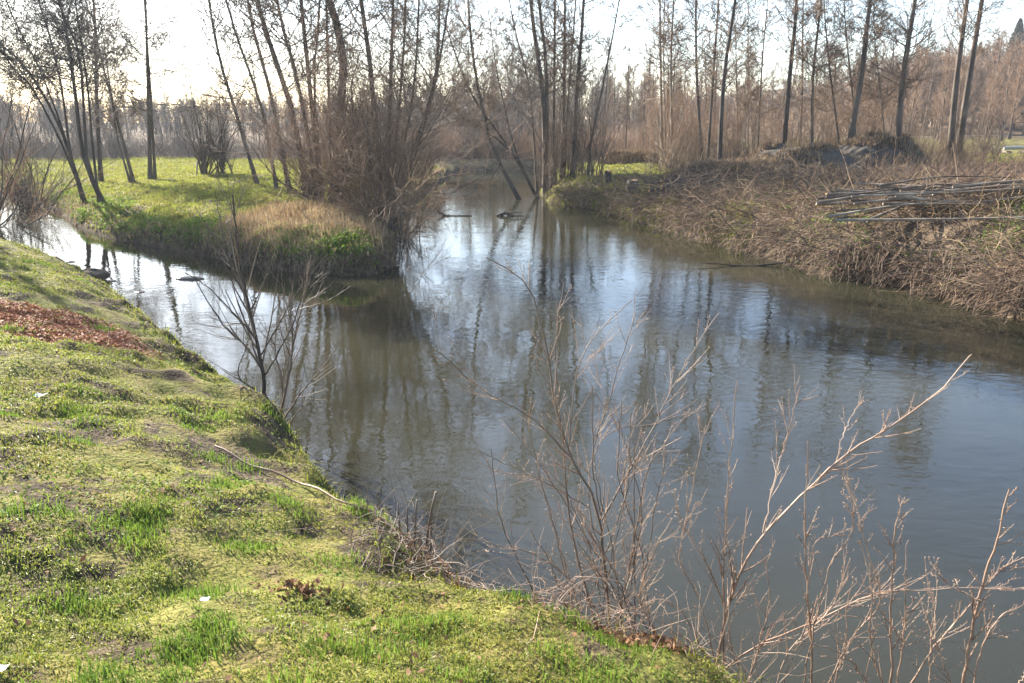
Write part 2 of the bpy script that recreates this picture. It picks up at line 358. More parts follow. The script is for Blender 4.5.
# ------------------------------------------------------------------ GROUND
def axis(parts):
    out = []
    for a, b, s in parts: out.append(np.arange(a, b, s))
    return np.concatenate(out)
gx = axis([(-280, -60, 6), (-60, -26, 1.0), (-26, -14, .25), (-14, 4, .07), (4, 20, .16), (20, 45, .6), (45, 281, 6)])
gy = axis([(-30, -2, 2), (-2, 1, .3), (1, 13, .07), (13, 32, .14), (32, 60, .45), (60, 281, 5)])
GX, GY = np.meshgrid(gx, gy); GZ = ground(GX.ravel(), GY.ravel())
nx, ny = len(gx), len(gy)
V = np.stack([GX.ravel(), GY.ravel(), GZ], 1)
ii = (np.arange(ny - 1)[:, None] * nx + np.arange(nx - 1)[None]).ravel()
F = np.stack([ii, ii + 1, ii + nx + 1, ii + nx], 1)
g = mesh('ground', V, F, 'ground'); tag(g, kind='structure')
def masks(x, y):
    D, ins = dists(x, y); n = fbm(x * .8, y * .8, 4)
    isR = (D[3] < D[0]) & (D[3] < D[1])
    dfar = sstep(46, 56, y)
    right_m = sstep(-.2, .25, isR * 1.0 - .25 + n) * (1 - sstep(30, 36, y + n * 6) * (1 - sstep(18, 22, x)) * .5)
    tip = np.exp(-((x - P(345, 232)[0]) ** 2 / 7 + (y - 19) ** 2 / 5))
    brown = np.clip(right_m * isR + tip * 1.1 * (D[1] < D[0]), 0, 1)
    brown = np.maximum(brown, dfar * (1 - (x > 28) * (y < 80)) * .95)
    brown = brown * (1 - sstep(36, 44, y) * (x > 18) * (y < 80))
    q = np.hypot((x - DIRT[0]) / 1.5, (y - DIRT[1]) / .75) + n * 1.3
    lit = 1 - sstep(.75, 1.35, q)
    bare = (1 - sstep(.12, .42, np.minimum.reduce(D) + n * .5)) * 1.0  # bare soil rim along the banks, its dark tone doubling as overhang shade
    return brown, lit, np.where(ins, 1, bare), D, ins
br, lit, bare, _, _ = masks(GX.ravel(), GY.ravel())
for nm, a in (('brown', br), ('litter', lit), ('bare', bare)):
    at = g.data.attributes.new(nm, 'FLOAT', 'POINT'); at.data.foreach_set('value', a.astype(np.float32))
# RIVER
wv = np.array([[x, y, 0.0] for x in np.linspace(-90, 40, 14) for y in np.linspace(-6, 60, 8)])
wf = np.array([[i * 8 + j, (i + 1) * 8 + j, (i + 1) * 8 + j + 1, i * 8 + j + 1] for i in range(13) for j in range(7)])
tag(mesh('river', wv, wf, 'water'), kind='structure')
# far path
pp = [(40 + k * 6, 82 + .8 * math.sin(k)) for k in range(12)]
pv = [];
for x, y in pp:
    for s in (-.9, .9): pv.append((x, y + s, gz(x, y + s) + .05))
tag(mesh('path', pv, [[2 * k, 2 * k + 2, 2 * k + 3, 2 * k + 1] for k in range(11)], 'path'), kind='structure')

# ------------------------------------------------------------------ TREES MEASURED ON THE PHOTO
def T_(seed): return np.random.default_rng(seed)
px_tree('alder_tree', 25.6, [(.085, [(104, 206), (84, 158), (76, 100), (68, 40), (58, -10)]), (.06, [(105, 206), (88, 165), (84, 110), (78, 50), (56, -5)]), (.05, [(99, 203), (92, 140), (88, 90), (78, 20), (74, -10)])], T_(1), top=11, dens=1.9, t0=.32, up=.04, bk='bark_dark', tw='twig_grey', blen=1.6, label='leaning clump of three dark stems on the left meadow bank, nearest the stream edge')
px_tree('alder_tree', 26.3, [(.06, [(86, 198), (72, 160), (52, 110), (20, 60), (-8, 38)]), (.055, [(84, 198), (70, 150), (62, 90), (48, 30), (35, -10)]), (.05, [(87, 199), (60, 140), (30, 85), (0, 50)]), (.04, [(84, 198), (66, 140), (40, 70), (10, 10)])], T_(2), top=10, dens=1.9, t0=.32, up=.04, bk='bark_dark', tw='twig_grey', blen=1.6, label='dark multi-stemmed tree fanning far out to the left edge over the stream')
px_tree('alder_tree', 32, [(.10, [(101, 177), (97, 110), (95, 20), (93, -5)])], T_(3), top=12, bk='bark_dark', tw='twig_grey', label='upright dark trunk standing behind the leaning clump on the left meadow')
px_tree('alder_tree', 31, [(.08, [(134, 177), (120, 130), (108, 85), (101, 58)]), (.05, [(131, 177), (118, 140), (112, 100)])], T_(4), top=8, bk='bark', label='small bare tree tilted left between the dark clump and the twin-stemmed meadow tree')
px_tree('alder_tree', 32, [(.10, [(150, 177), (149, 120), (147, 60), (146, 10)]), (.07, [(155, 177), (152, 120), (150, 80)])], T_(5), top=9.5, tw='twig_grey', blen=2.4, ang=1.35, up=.03, t0=.3, label='straight twin-stemmed bare tree with level side branches alone on the left meadow')
px_tree('alder_tree', 28, [(.085, [(258, 177), (235, 110), (220, 60), (208, -4)])], T_(6), top=11, blen=2.0, dens=1.1, tw='twig_grey', label='thin trunk tilted left, leftmost of the row beside the peninsula thicket')
px_tree('alder_tree', 27, [(.07, [(277, 180), (262, 110), (245, 60), (225, -4)])], T_(7), top=12, dens=.8, label='slim left-tilted trunk second along the row beside the peninsula thicket')
px_tree('alder_tree', 26, [(.085, [(290, 182), (272, 100), (256, 40), (247, -4)])], T_(8), top=12, dens=.8, label='left-tilted trunk third along the peninsula row, crossing close before a thicker one')
px_tree('alder_tree', 24.5, [(.12, [(308, 190), (292, 112), (272, 50), (256, -6)])], T_(9), top=13, dens=.8, bk='bark', label='thick straight trunk tilted left at the edge of the peninsula thicket')
px_tree('alder_tree', 23.5, [(.08, [(318, 195), (300, 92), (286, 40), (276, -6)])], T_(10), top=13, dens=.8, label='slender trunk rising out of the left side of the brown peninsula thicket')
px_tree('alder_tree', 23, [(.09, [(322, 200), (310, 90), (304, 30), (300, -6)]), (.05, [(324, 200), (314, 90), (318, 30), (320, -6)])], T_(11), top=13, dens=.8, label='forked pair of trunks left of the crooked thick trunk in the peninsula thicket')
px_tree('alder_tree', 22, [(.17, [(338, 205), (341, 110), (343, 52), (336, 22), (326, -8)])], T_(12), top=13, dens=.9, bk='bark', blen=2.2, label='thickest crooked trunk bending left at its top, middle of the peninsula thicket')
px_tree('alder_tree', 23, [(.06, [(332, 203), (328, 70), (326, -4)])], T_(13), top=12, dens=.7, label='thin upright stem just left of the crooked thick trunk')
px_tree('alder_tree', 22, [(.10, [(382, 212), (372, 85), (366, 35), (360, -6)])], T_(14), top=13, dens=.8, label='firm dark trunk right of the crooked thick trunk in the peninsula thicket')
px_tree('alder_tree', 22.5, [(.08, [(386, 212), (390, 98), (392, 40), (393, -6)]), (.05, [(388, 212), (400, 98), (404, 40), (406, -6)])], T_(15), top=12, dens=.8, label='two upright grey stems on the water side of the peninsula thicket')
px_tree('alder_tree', 21.5, [(.05, [(388, 215), (412, 100), (419, 0)]), (.045, [(388, 216), (424, 127), (446, 22)]), (.04, [(386, 216), (432, 90), (440, 0)])], T_(16), top=10, dens=.9, label='thin pale stems splaying out to the right over the river from the peninsula')
px_tree('alder_tree', 33, [(.11, [(525, 195), (494, 151), (481, 103), (472, 48), (468, -4)]), ], T_(17), top=12, dens=.7, bk='bark_dark', t0=.35, label='dark curved trunk bowing out low over the river from the far bank')
px_tree('alder_tree', 33.5, [(.09, [(540, 195), (512, 152), (472, 95), (446, 26)]), (.06, [(540, 195), (512, 153), (482, 128), (449, 104)]), (.05, [(540, 195), (516, 152), (503, 100), (495, 60)])], T_(18), top=8, dens=.9, bk='bark_dark', t0=.35, label='forked trunk arching left above the river beside the low curved one')
px_tree('alder_tree', 34, [(.15, [(546, 192), (544, 110), (537, 50), (530, -6)]), (.12, [(546, 192), (547, 110), (545, 50), (538, -6)])], T_(19), top=15, dens=.8, label='two thick stems side by side at the heart of the far bank clump')
px_tree('alder_tree', 34.5, [(.09, [(552, 192), (554, 106), (555, -4)])], T_(20), top=14, dens=.8, label='single straight trunk right of the two thick stems in the far bank clump')
px_tree('alder_tree', 35, [(.10, [(562, 191), (564, 106), (565, -4)]), (.06, [(564, 191), (568, 103), (576, -4)])], T_(21), top=14, dens=.9, label='upright trunk with a thinner companion in the middle right of the far bank clump')
px_tree('alder_tree', 34, [(.12, [(572, 190), (576, 106), (581, 40), (584, -4)])], T_(22), top=14, dens=.9, label='stout trunk with a dark twiggy crown at the right of the far bank clump')
px_tree('alder_tree', 33, [(.07, [(588, 188), (591, 142), (603, 85), (620, -4)])], T_(23), top=10, dens=.5, t0=.5, label='lone slim stem slanting right out of the far bank clump')
px_tree('alder_tree', 34, [(.07, [(538, 193), (530, 93), (520, 50), (511, 10)])], T_(24), top=10, dens=1.2, tw='twig_grey', label='thin stem slanting left above the curved trunks, with a feathery crown')
px_tree('alder_tree', 38, [(.09, [(662, 160), (661, 80), (660, -4)]), (.05, [(666, 160), (664, 80), (664, 30)])], T_(25), top=14, dens=.8, bk='bark_pale', label='pale straight trunk with a thin twin, leftmost on the right bank behind the grass')
px_tree('alder_tree', 37, [(.08, [(673, 160), (671, 66), (674, -4)])], T_(26), top=13, dens=.7, bk='bark_pale', label='pale slightly wavy trunk next to the leftmost pair on the right bank')
px_tree('alder_tree', 36, [(.09, [(703, 156), (697, 79), (696, -4)])], T_(27), top=13, dens=.9, label='straight grey trunk left of the two that cross on the right bank')
px_tree('alder_tree', 35, [(.08, [(707, 156), (715, 53), (719, -4)])], T_(28), top=13, dens=.9, label='right-tilted slim trunk just left of the darker slanting one')
px_tree('alder_tree', 33, [(.12, [(719, 157), (724, 79), (736, -6)])], T_(29), top=13, dens=.9, bk='bark_dark', label='dark slanting trunk leaning right, thickest of the middle row on the right bank')
px_tree('alder_tree', 38, [(.05, [(739, 152), (736, 53), (735, 20)])], T_(30), top=8.5, dens=1, label='thin stem by the right side of the dark slanting trunk')
px_tree('alder_tree', 38, [(.05, [(748, 150), (748, 80), (748, 18)])], T_(31), top=8.5, dens=.6, bk='bark_pale', label='faint thin pole-like stem between the slanting trunk and the mound')
px_tree('alder_tree', 38, [(.06, [(757, 148), (762, 66), (767, 8)])], T_(32), top=10, dens=.8, label='slim pale stem left of the stout trunk behind the mound')
px_tree('alder_tree', 36, [(.15, [(782, 147), (790, 74), (795, 26), (797, -6)])], T_(33), top=13, dens=.8, bk='bark_dark', t0=.35, label='stout knotty trunk rising behind the left end of the mound')
px_tree('alder_tree', 40, [(.08, [(798, 147), (802, 105), (803, 15)])], T_(34), top=11, dens=1, label='straight trunk just right of the stout knotty one behind the mound')
px_tree('alder_tree', 36, [(.09, [(812, 146), (813, 79), (822, -6)])], T_(35), top=13, dens=.8, label='clean slender trunk above the highest part of the mound')
px_tree('alder_tree', 36, [(.07, [(843, 140), (831, 79), (825, 18)])], T_(36), top=10, dens=1, label='thin curved stem tilted left, touching the foot of the thick leaning trunk')
px_tree('alder_tree', 34, [(.17, [(844, 148), (861, 79), (867, 26), (871, -6)])], T_(37), top=13, dens=.8, bk='bark', t0=.4, label='thick bare trunk leaning right above the right end of the mound')
px_tree('alder_tree', 36, [(.06, [(858, 148), (853, 100), (845, 20)])], T_(38), top=10, dens=1.1, label='thin crooked stem behind the thick leaning trunk')
px_tree('alder_tree', 37, [(.08, [(888, 150), (879, 79), (875, 45)])], T_(39), top=8, dens=1.4, bk='bark_pale', label='small pale tree with brushy crown left of the ivy-hung trunk')
px_tree('alder_tree', 34, [(.17, [(895, 152), (903, 79), (916, -6)])], T_(40), top=13, dens=1.3, t0=.2, blen=2.2, label='thick trunk with dense low twigs between the mound and the twin trunks')
px_tree('alder_tree', 38, [(.19, [(949, 152), (956, 84), (968, -6)]), (.20, [(956, 152), (969, 79), (983, -6)])], T_(41), top=14, dens=.8, bk='bark', blen=2.5, t0=.35, label='twin thick trunks from one foot leaning right at the far right')
# the tree outside the frame whose shadow crosses the near bank
build_tree('alder_tree', [([(-13.7, 18.5, gz(-13.7, 18.5) - .1), (-13.9, 18.5, 4), (-13.6, 18.7, 10)], .16, .03)], T_(42), dens=1.0, blen=2.2, tw='twig_grey', bk='bark_dark', rmin=.006, label='bare tree just beyond the left edge of the near grass bank')

# ------------------------------------------------------------------ thicket on the peninsula and along the banks
def pshrub(u, Y, h, n, spread, seed, label, **kw):
    b = base(u, Y); return make_shrub('shrub', b, T_(seed), h, n, spread, label=label, **kw)
pshrub(388, 19.6, 4.4, 52, .55, 101, 'tall brown twiggy shrub on the tip of the peninsula over the water', tw='twig_red', r=.014, sub=11, sub2=7, ang=.8, up=.03, rmin=.0055, bend=.18)
pshrub(365, 20.5, 5.2, 46, .50, 102, 'dense reddish shrub just left of the one on the peninsula tip', tw='twig_red', r=.014, sub=11, sub2=7, ang=.8, up=.03, rmin=.0055, bend=.18)
pshrub(335, 21.5, 4.8, 40, .50, 103, 'brown shrub round the foot of the crooked thick trunk', tw='twig_red', r=.014, sub=9, sub2=6, ang=.8, up=.03, rmin=.0055, bend=.18)
pshrub(310, 23.5, 3.4, 30, .50, 104, 'low brown shrub at the meadow side of the peninsula thicket', tw='twig_red', r=.013, sub=9, sub2=6, ang=.8, up=.03, rmin=.0055, bend=.18)
pshrub(405, 21.5, 3.8, 30, .75, 105, 'arching shrub reaching right over the river behind the peninsula tip', tw='twig_red', r=.013, sub=9, sub2=6, ang=.8, up=.02, rmin=.0055, bend=.18)
pshrub(205, 33, 3.4, 26, .35, 106, 'fan-shaped bare bush on the meadow, the left one of a pair', tw='twig_grey', bk='bark', r=.03, sub=6, sub2=6)
pshrub(223, 33, 3.6, 26, .32, 107, 'upright bare bush on the meadow, right of its fan-shaped neighbour', tw='twig_grey', bk='bark', r=.03, sub=6, sub2=6)
pshrub(-12, 24, 5.0, 50, .7, 108, 'dark twiggy bush drooping in from the left edge over the stream', tw='leaf', bk='bark_dark', r=.03, sub=7, sub2=6)
pshrub(30, 30, 4.0, 50, .6, 109, 'dull brown bush on the meadow behind the leaning stems at far left', tw='twig_grey', bk='bark_dark', r=.025, sub=7, sub2=5)
# prototypes of the thicket shrubs, copied along the banks
rng = T_(200)
MARKS = [(-100, 95, 'left of the leaning dark stems'), (95, 150, 'between the leaning stems and twin-stemmed tree'), (150, 215, 'between the twin-stemmed tree and the meadow bushes'), (215, 300, 'behind the left-tilted trunks'), (300, 360, 'behind the crooked thick trunk'),
         (360, 430, 'behind the peninsula tip'), (430, 470, 'above the mouth of the river bend'), (470, 535, 'behind the curved leaning trunks'), (535, 562, 'at the two thick stems'), (562, 600, 'right of the two thick stems'), (600, 655, 'above the stumps'), (655, 690, 'by the pale trunks'),
         (690, 735, 'by the dark slanting trunk'), (735, 775, 'left of the stout knotty trunk'), (775, 810, 'by the stout knotty trunk'), (810, 845, 'behind the top of the mound'), (845, 885, 'by the thick leaning trunk'), (885, 930, 'left of the twin thick trunks'), (930, 985, 'behind the twin thick trunks'), (985, 1100, 'right of the twin thick trunks')]
def place_words(lab, grp, u, f):
    w_ = next(m_[2] for m_ in MARKS if m_[0] <= u < m_[1]); sz = 'tall' if f > .8 else 'low' if f < .55 else ''
    l_ = ' '.join((sz + ' ' + ' '.join(lab.split()[:9])).split() + w_.split())
    return ' '.join(l_.split()[:16]), grp + ' ' + w_
zones = [('far bank clump', 'brown shoots crowding the far bank clump', 'shoots in the far bank clump', 15, (538, 600), (32.5, 36), (3.2, 5.2)),
         ('right row', 'thin brown shoots on the right bank', 'shoots between the right bank trunks', 46, (640, 900), (35, 42), (2.2, 4.2)),
         ('far right', 'brushy brown scrub', 'scrub round the twin trunks', 16, (870, 1020), (36, 43), (1.4, 3.0)),
         ('upstream', 'hazy brown bush at the far river end', 'bushes at the far end of the river', 26, (395, 560), (53, 60), (2.6, 4.6)),
         ('meadow end', 'grey bush at the far meadow edge', 'bushes along the far edge of the left meadow', 36, (-30, 400), (44, 56), (1.8, 3.6)),
         ('left upstream bank', 'bush overhanging the upstream left bank', 'bushes on the upstream left bank', 10, (395, 440), (26, 44), (1.8, 3.4))]
for zi, (zn_, lab, grp, cnt, (ua, ub), (ya, yb), (ha, hb)) in enumerate(zones):
    protos = []
    for k in range(cnt):
        Y = rng.uniform(ya, yb); u = rng.uniform(ua, ub)
        if zi == 5: t = rng.random(); u = 400 + 45 * t; Y = 26 + 20 * t; u -= rng.uniform(4, 16)
        h = rng.uniform(ha, hb); b = base(u, Y)
        if b[2] < .05: continue
        if len(protos) < 4:
            s = make_shrub('shrub', b, rng, 3.0, [12, 12, 16, 22, 22, 22][zi], .2 if zi < 3 else .4, r=.014, tw=['twig', 'twig_red', 'twig', 'twig_grey', 'twig_grey', 'twig'][zi], bk='bark_pale' if zi == 1 else 'bark', label=lab, group=grp, sub=6, sub2=4, rmin=.005)
            s.scale = (h / 3,) * 3; protos.append(s)
        else: s = copy_tree(protos[k % 4], b, rng.uniform(0, 6.28), h / 3, lab, grp)
        s['label'], s['group'] = place_words(lab, grp, u, h / hb)

# slim background trees, individually
zones2 = [('slim hazy tree beyond the left meadow', 'trees behind the left meadow', 34, (-20, 420), (52, 75), 'twig_grey', 108),
          ('slim hazy tree beyond the river end', 'trees beyond the river end', 30, (420, 640), (58, 82), 'twig_grey', 72),
          ('slim bare tree behind the right bank row', 'trees behind the right bank row', 44, (600, 880), (48, 72), 'twig', 70),
          ('brown bare tree at the right hill foot', 'trees at the foot of the right hill', 26, (860, 1010), (62, 96), 'twig_red', 62)]
rng = T_(300)
for lab, grp, cnt, (ua, ub), (ya, yb), tw, vt in zones2:
    protos = []
    for k in range(cnt):
        Y = rng.uniform(ya, yb); u = rng.uniform(ua, ub); b = base(u, Y); h = HC + (120 - vt + rng.uniform(-16, 22)) / FPX * Y - b[2]; h = max(h, 3)
        if len(protos) < 4:
            l = rng.normal(0, .4, 2)
            pr = build_tree('bare_tree', [([(0, 0, 0), (l[0] * .4, l[1] * .4, 3), (l[0], l[1], 8)], .10, .02)], rng, dens=1.1, tw=tw, bk='bark', blen=2.0, t0=.15, ang=.8, rmin=.012, label=lab, group=grp, sides=5, lvl3=4)
            pr.location = b; pr.scale = (h / 8,) * 3; protos.append(pr)
        else: pr = copy_tree(protos[k % 4], b, rng.uniform(0, 6.28), (h / 8 * .9, h / 8 * .9, h / 8), lab, grp)
        pr['label'], pr['group'] = place_words(lab, grp, u, .6)

# the far wood, one mass
def wood(name, cnt, ub, yb, vt, tw, seed, label):
    rng = T_(seed); sets = []
    pro = []
    for k in range(6):
        l = rng.normal(0, .05, 2); tp, tr = trunk_path([(0, 0, 0), (l[0] * .5, l[1] * .5, .4), (l[0], l[1], 1)], .016, .003, 6)
        a, ar, al = spawn(rng, tp, tr, 27, .10, 1, .75, .30, 4, .14, .08, .4, .0036, .6)
        b, br_, bl = spawn(rng, a, ar, 7, .15, 1, .7, al * .55, 3, .2, .05, .6, .0032, .3)
        c, c_r, _ = spawn(rng, b, br_, 2, .3, 1, .6, bl * .6, 2, .1, 0, .7, .0024, .3)
        pro.append([tubes([s], 3) for s in ((tp, tr), (a, ar), (b, br_), (c, c_r))])
    pro = [(np.concatenate([q[0] for q in p]), [q for q in p]) for p in pro]
    VV, FF, off = [], [], 0
    for k in range(cnt):
        Y = rng.uniform(*yb); u = rng.uniform(*ub); b = base(u, Y); top = np.interp(u, vt[0], vt[1])
        h = max(3.5, HC + (120 - top + rng.uniform(-14, 6)) / FPX * Y - b[2]) * rng.uniform(.75, 1.08)
        az = rng.uniform(0, 6.28); c_, s_ = math.cos(az), math.sin(az); Rm = np.array([[c_, -s_, 0], [s_, c_, 0], [0, 0, 1]]) * h
        for v, f in pro[k % 6][1]:
            VV.append(v @ Rm.T + b); FF.append(f + off); off += len(v)
    o = mesh(name, np.concatenate(VV), np.concatenate(FF), tw); tag(o, label, 'wood', kind='stuff'); return o
vt = ([-60, 0, 200, 300, 440, 600, 700, 860, 900, 1024, 1100], [96, 94, 102, 98, 84, 78, 88, 88, 62, 46, 44])
wood('far_wood', 330, (-60, 450), (75, 115), vt, 'twig_grey', 401, 'hazy grey wood in the distance beyond the left meadow')
wood('far_wood', 230, (430, 880), (80, 125), vt, 'twig_grey', 402, 'hazy brown wood in the distance beyond the river and right bank')
vt2 = ([-60, 450, 900], [113, 108, 104])
wood('far_wood', 200, (-60, 450), (100, 160), vt2, 'twig_grey', 404, 'low dense hazy thicket at the back of the left meadow wood')
wood('far_wood', 120, (430, 880), (105, 150), vt2, 'twig_grey', 405, 'low dense hazy thicket behind the wood beyond the river')
wood('hill_wood', 430, (850, 1110), (84, 152), vt, 'twig', 403, 'reddish brown wood covering the hill at far right')
# conifers on the hill top
rng = T_(410)
def conifer(u, Y, h, lab):
    b = base(u, Y); root = empty('conifer_tree', b); tp, tr = trunk_path([(0, 0, -.2), (0, 0, h * .5), (0, 0, h)], h * .02, .02, 6)
    V, F = tubes([(tp, tr)], 5); mesh('trunk', V, F, 'bark_dark', root)
    n = 2600; t = rng.random(n) ** .7; rr = (1 - t) ** .75 * h * .24 * rng.uniform(.3, 1.1, n); a = rng.uniform(0, 6.28, n)
    P0 = np.stack([rr * np.cos(a), rr * np.sin(a), h * (.12 + .88 * t) - rr * .25], 1)
    V, F = leaves(P0, np.full(n, h * .035), rng, .5); mesh('crown', V, F, 'conifer', root, smooth=False); tag(root, lab, 'tree')
conifer(1012, 140, 8.5, 'tallest dark evergreen on the hilltop at the right edge')
conifer(1030, 138, 8, 'dark evergreen cut by the right edge of the picture on the hilltop')
conifer(993, 146, 6, 'smaller dark evergreen left of the tallest one on the hilltop')
conifer(976, 146, 5.5, 'small dark evergreen farthest left along the wooded hilltop')

# ------------------------------------------------------------------ MOUNDS
def mound(name, u, Y, lx, ly, h, label, seed, mt='mound'):
    b = base(u, Y); n = 60; s = np.linspace(-1, 1, n); X, Yg = np.meshgrid(s, s); r = np.hypot(X, Yg)
    z = h * .72 * (1 - sstep(.35, 1, r)) * (1 + .9 * fbm(X * 2.3 + seed, Yg * 2.3, 4)) + .12 * fbm(X * 12 + seed, Yg * 12, 3) * (r < .95)
    wx = b[0] + X * lx; wy = b[1] + Yg * ly; zz = ground(wx.ravel(), wy.ravel()).reshape(n, n) + z - .06 - .3 * sstep(.9, 1.2, r)
    Vv = np.stack([wx.ravel() - b[0], wy.ravel() - b[1], zz.ravel() - b[2]], 1); q = (np.arange(n - 1)[:, None] * n + np.arange(n - 1)).ravel()
    o = mesh(name, Vv, np.stack([q, q + 1, q + n + 1, q + n], 1), mt); o.location = b
    K = 9000; px_ = rs_m.uniform(-.8, .8, K); py_ = rs_m.uniform(-.8, .8, K); k_ = np.hypot(px_, py_) < .8; px_, py_ = px_[k_], py_[k_]
    ix = np.clip(((px_ + 1) / 2 * (n - 1)).astype(int), 0, n - 1); iy = np.clip(((py_ + 1) / 2 * (n - 1)).astype(int), 0, n - 1); sg = fbm(px_ * 2 + seed, py_ * 2, 3) > -.12; ix, iy = ix[sg], iy[sg]
    q3 = Vv.reshape(n, n, 3)[iy, ix] + rs_m.normal(0, .03, (len(ix), 3)) * [1, 1, 0]
    V2, F2 = blades(q3, rs_m.uniform(.08, .26, len(ix)), np.full(len(ix), .03), rs_m, .7); mesh('grass_cover', V2, F2, 'straw_dull', o, False)
    return tag(o, label, 'mound')
rs_m = np.random.default_rng(55)
mound('earth_mound', 800, 31, 3.0, 1.9, 1.6, 'long shaded earth mound with a grassy top on the right bank', 3)
mound('earth_mound', 872, 33, 2.9, 1.7, 1.75, 'right-hand shaded mound merging into the long one below the leaning trunk', 5)
mound('earth_mound', 735, 30, 3.0, 1.6, .75, 'low brown brush-covered hump left of the long shaded mound', 7, 'ground')
mound('earth_mound', 632, 42, 2.2, 1.4, .8, 'small grey mound far back on the grass behind the stumps', 9)

# ------------------------------------------------------------------ GRASS (near bank)
rng = T_(500)
def near_pts(n, ymax, ymin=1.2, pw=1.0):
    Y = ymin + (ymax - ymin) * rng.random(n) ** pw; x = rng.uniform(-.80, .55, n) * (Y + 1.2) - .2; z = ground(x, Y)
    D, ins = dists(x, Y); ok = (~ins) & (D[0] <= np.minimum(D[1], D[3])) & onframe(x, Y, z)[0]
    return x[ok], Y[ok], z[ok], D[0][ok]
x, y, z, d = near_pts(1150000, 22, pw=1.9)
dens = fbm(x * 1.6, y * 1.6, 4); _, lt, _, _, _ = masks(x, y)
keep = (rng.random(len(x)) < np.clip(.36 + 3.6 * dens, .05, 1)) & (lt < .15 + .9 * rng.random(len(x)) ** 2) & (rng.random(len(x)) < sstep(.0, .35, d) + .3)
x, y, z = x[keep], y[keep], z[keep]; tuft = fbm(x * 2.3 + 40, y * 2.3, 3)
h = (.009 + .014 * rng.random(len(x)) ** 1.5) * (1 + 2.0 * np.clip(tuft, 0, 1)) * (1 + y * .03); wd = .0026 + .0010 * y
V, F = blades(np.stack([x, y, z - .004], 1), h, wd * rng.uniform(.7, 1.3, len(x)), rng, .75)
tag(mesh('grass', V, F, 'grass', smooth=False), 'short yellow green grass and moss covering the near bank', 'grass', kind='stuff')
# lush tufts
cx, cy, cz, cd = near_pts(900, 15, pw=1.6); sel = (fbm(cx * .7 + 3, cy * .7, 3) > -.02) & (cd > .15); cx, cy = cx[sel][:150], cy[sel][:150]
ex = np.array([P(u, v, zz)[:2] for u, v, zz in [(110, 520, 1.1), (60, 590, 1.2), (240, 540, .95), (180, 640, 1.15), (330, 560, .8), (130, 680, 1.25), (440, 640, .8), (345, 480, .3), (335, 478, .35), (505, 615, .4)]]); 
cx = np.concatenate([cx, ex[:, 0], ex[:, 0] + .1]); cy = np.concatenate([cy, ex[:, 1], ex[:, 1] + .08])
k = 130; X = (cx[:, None] + rng.normal(0, .06, (len(cx), k)) * (1 + .03 * cy[:, None])).ravel(); Yy = (cy[:, None] + rng.normal(0, .06, (len(cx), k)) * (1 + .05 * cy[:, None])).ravel(); Z = ground(X, Yy)
hh = np.repeat(rng.uniform(.03, .075, len(cx)), k) * rng.uniform(.5, 1.1, len(X)); V, F = blades(np.stack([X, Yy, Z - .005], 1), hh, (.0032 + .0007 * Yy), rng, .5)
tag(mesh('grass_tufts', V, F, 'lush', smooth=False), 'longer fresh green grass tufts dotted over the near bank', 'grass', kind='stuff')
# moss cushions & small leafy weeds
x, y, z, d = near_pts(130000, 20, pw=1.7); s = fbm(x * 1.3 + 70, y * 1.3, 4); kp = s > -.02; x, y, z = x[kp], y[kp], z[kp]
V, F = leaves(np.stack([x, y, z + .012], 1), (.0035 + .0011 * y) * rng.uniform(.6, 1.4, len(x)), rng, .9)
tag(mesh('moss', V, F, 'moss', smooth=False), 'yellowish moss cushions among the near grass', 'moss', kind='stuff')
x, y, z, d = near_pts(40000, 12, pw=1.5); s = fbm(x * 1.9 + 20, y * 1.9 + 8, 3); kp = s > .13; x, y, z = x[kp], y[kp], z[kp]
V, F = leaves(np.stack([x, y, z + .02 + .02 * rng.random(len(x))], 1), .011 * rng.uniform(.6, 1.5, len(x)), rng, .5)
tag(mesh('weeds', V, F, 'lush', smooth=False), 'small round-leaved weeds growing in the near grass', 'weeds', kind='stuff')
# dead leaves
x, y, z, d = near_pts(9000, 16, pw=1.3); s = fbm(x * 1.4 + 31, y * 1.4 + 2, 3); kp = (rng.random(len(x)) < np.clip(.12 + 2.2 * s, .05, 1)); x, y, z = x[kp], y[kp], z[kp]
V, F = leaves(np.stack([x, y, z + .018], 1), .016 * rng.uniform(.5, 1.5, len(x)), rng, .4)
tag(mesh('dead_leaves', V, F, 'leaf', smooth=False), 'scattered brown dead leaves in the near grass', 'leaves', kind='stuff')
n = 30000; x = DIRT[0] + rng.normal(0, 1.3, n); y = DIRT[1] + rng.normal(0, .8, n); _, lt, _, _, _ = masks(x, y); kp = lt > .08 + .9 * rng.random(n) ** .8; x, y = x[kp], y[kp]; z = ground(x, y)
V, F = leaves(np.stack([x, y, z + .012], 1), .018 * rng.uniform(.4, 1.5, len(x)), rng, .45)
tag(mesh('leaf_litter', V, F, 'leaf_red', smooth=False), 'patch of red brown leaf litter on the near bank at left', 'leaves', kind='stuff')
# soil crumbs / roots fringe on the near edge
x, y, z, d = near_pts(60000, 20, pw=1.6); kp = (d < .15 + .5 * np.clip(.5 + 2 * fbm(x * 1.5 + 90, y * 1.5, 3), 0, 1)); x, y, z, d = x[kp], y[kp], z[kp], d[kp]
V, F = blades(np.stack([x, y, z - .01], 1), rng.uniform(.04, .14, len(x)), .004 + .0008 * y, rng, 1.2)
tag(mesh('edge_grass', V, F, 'moss', smooth=False), 'withered brown grass hanging over the edge of the near bank', 'grass', kind='stuff')

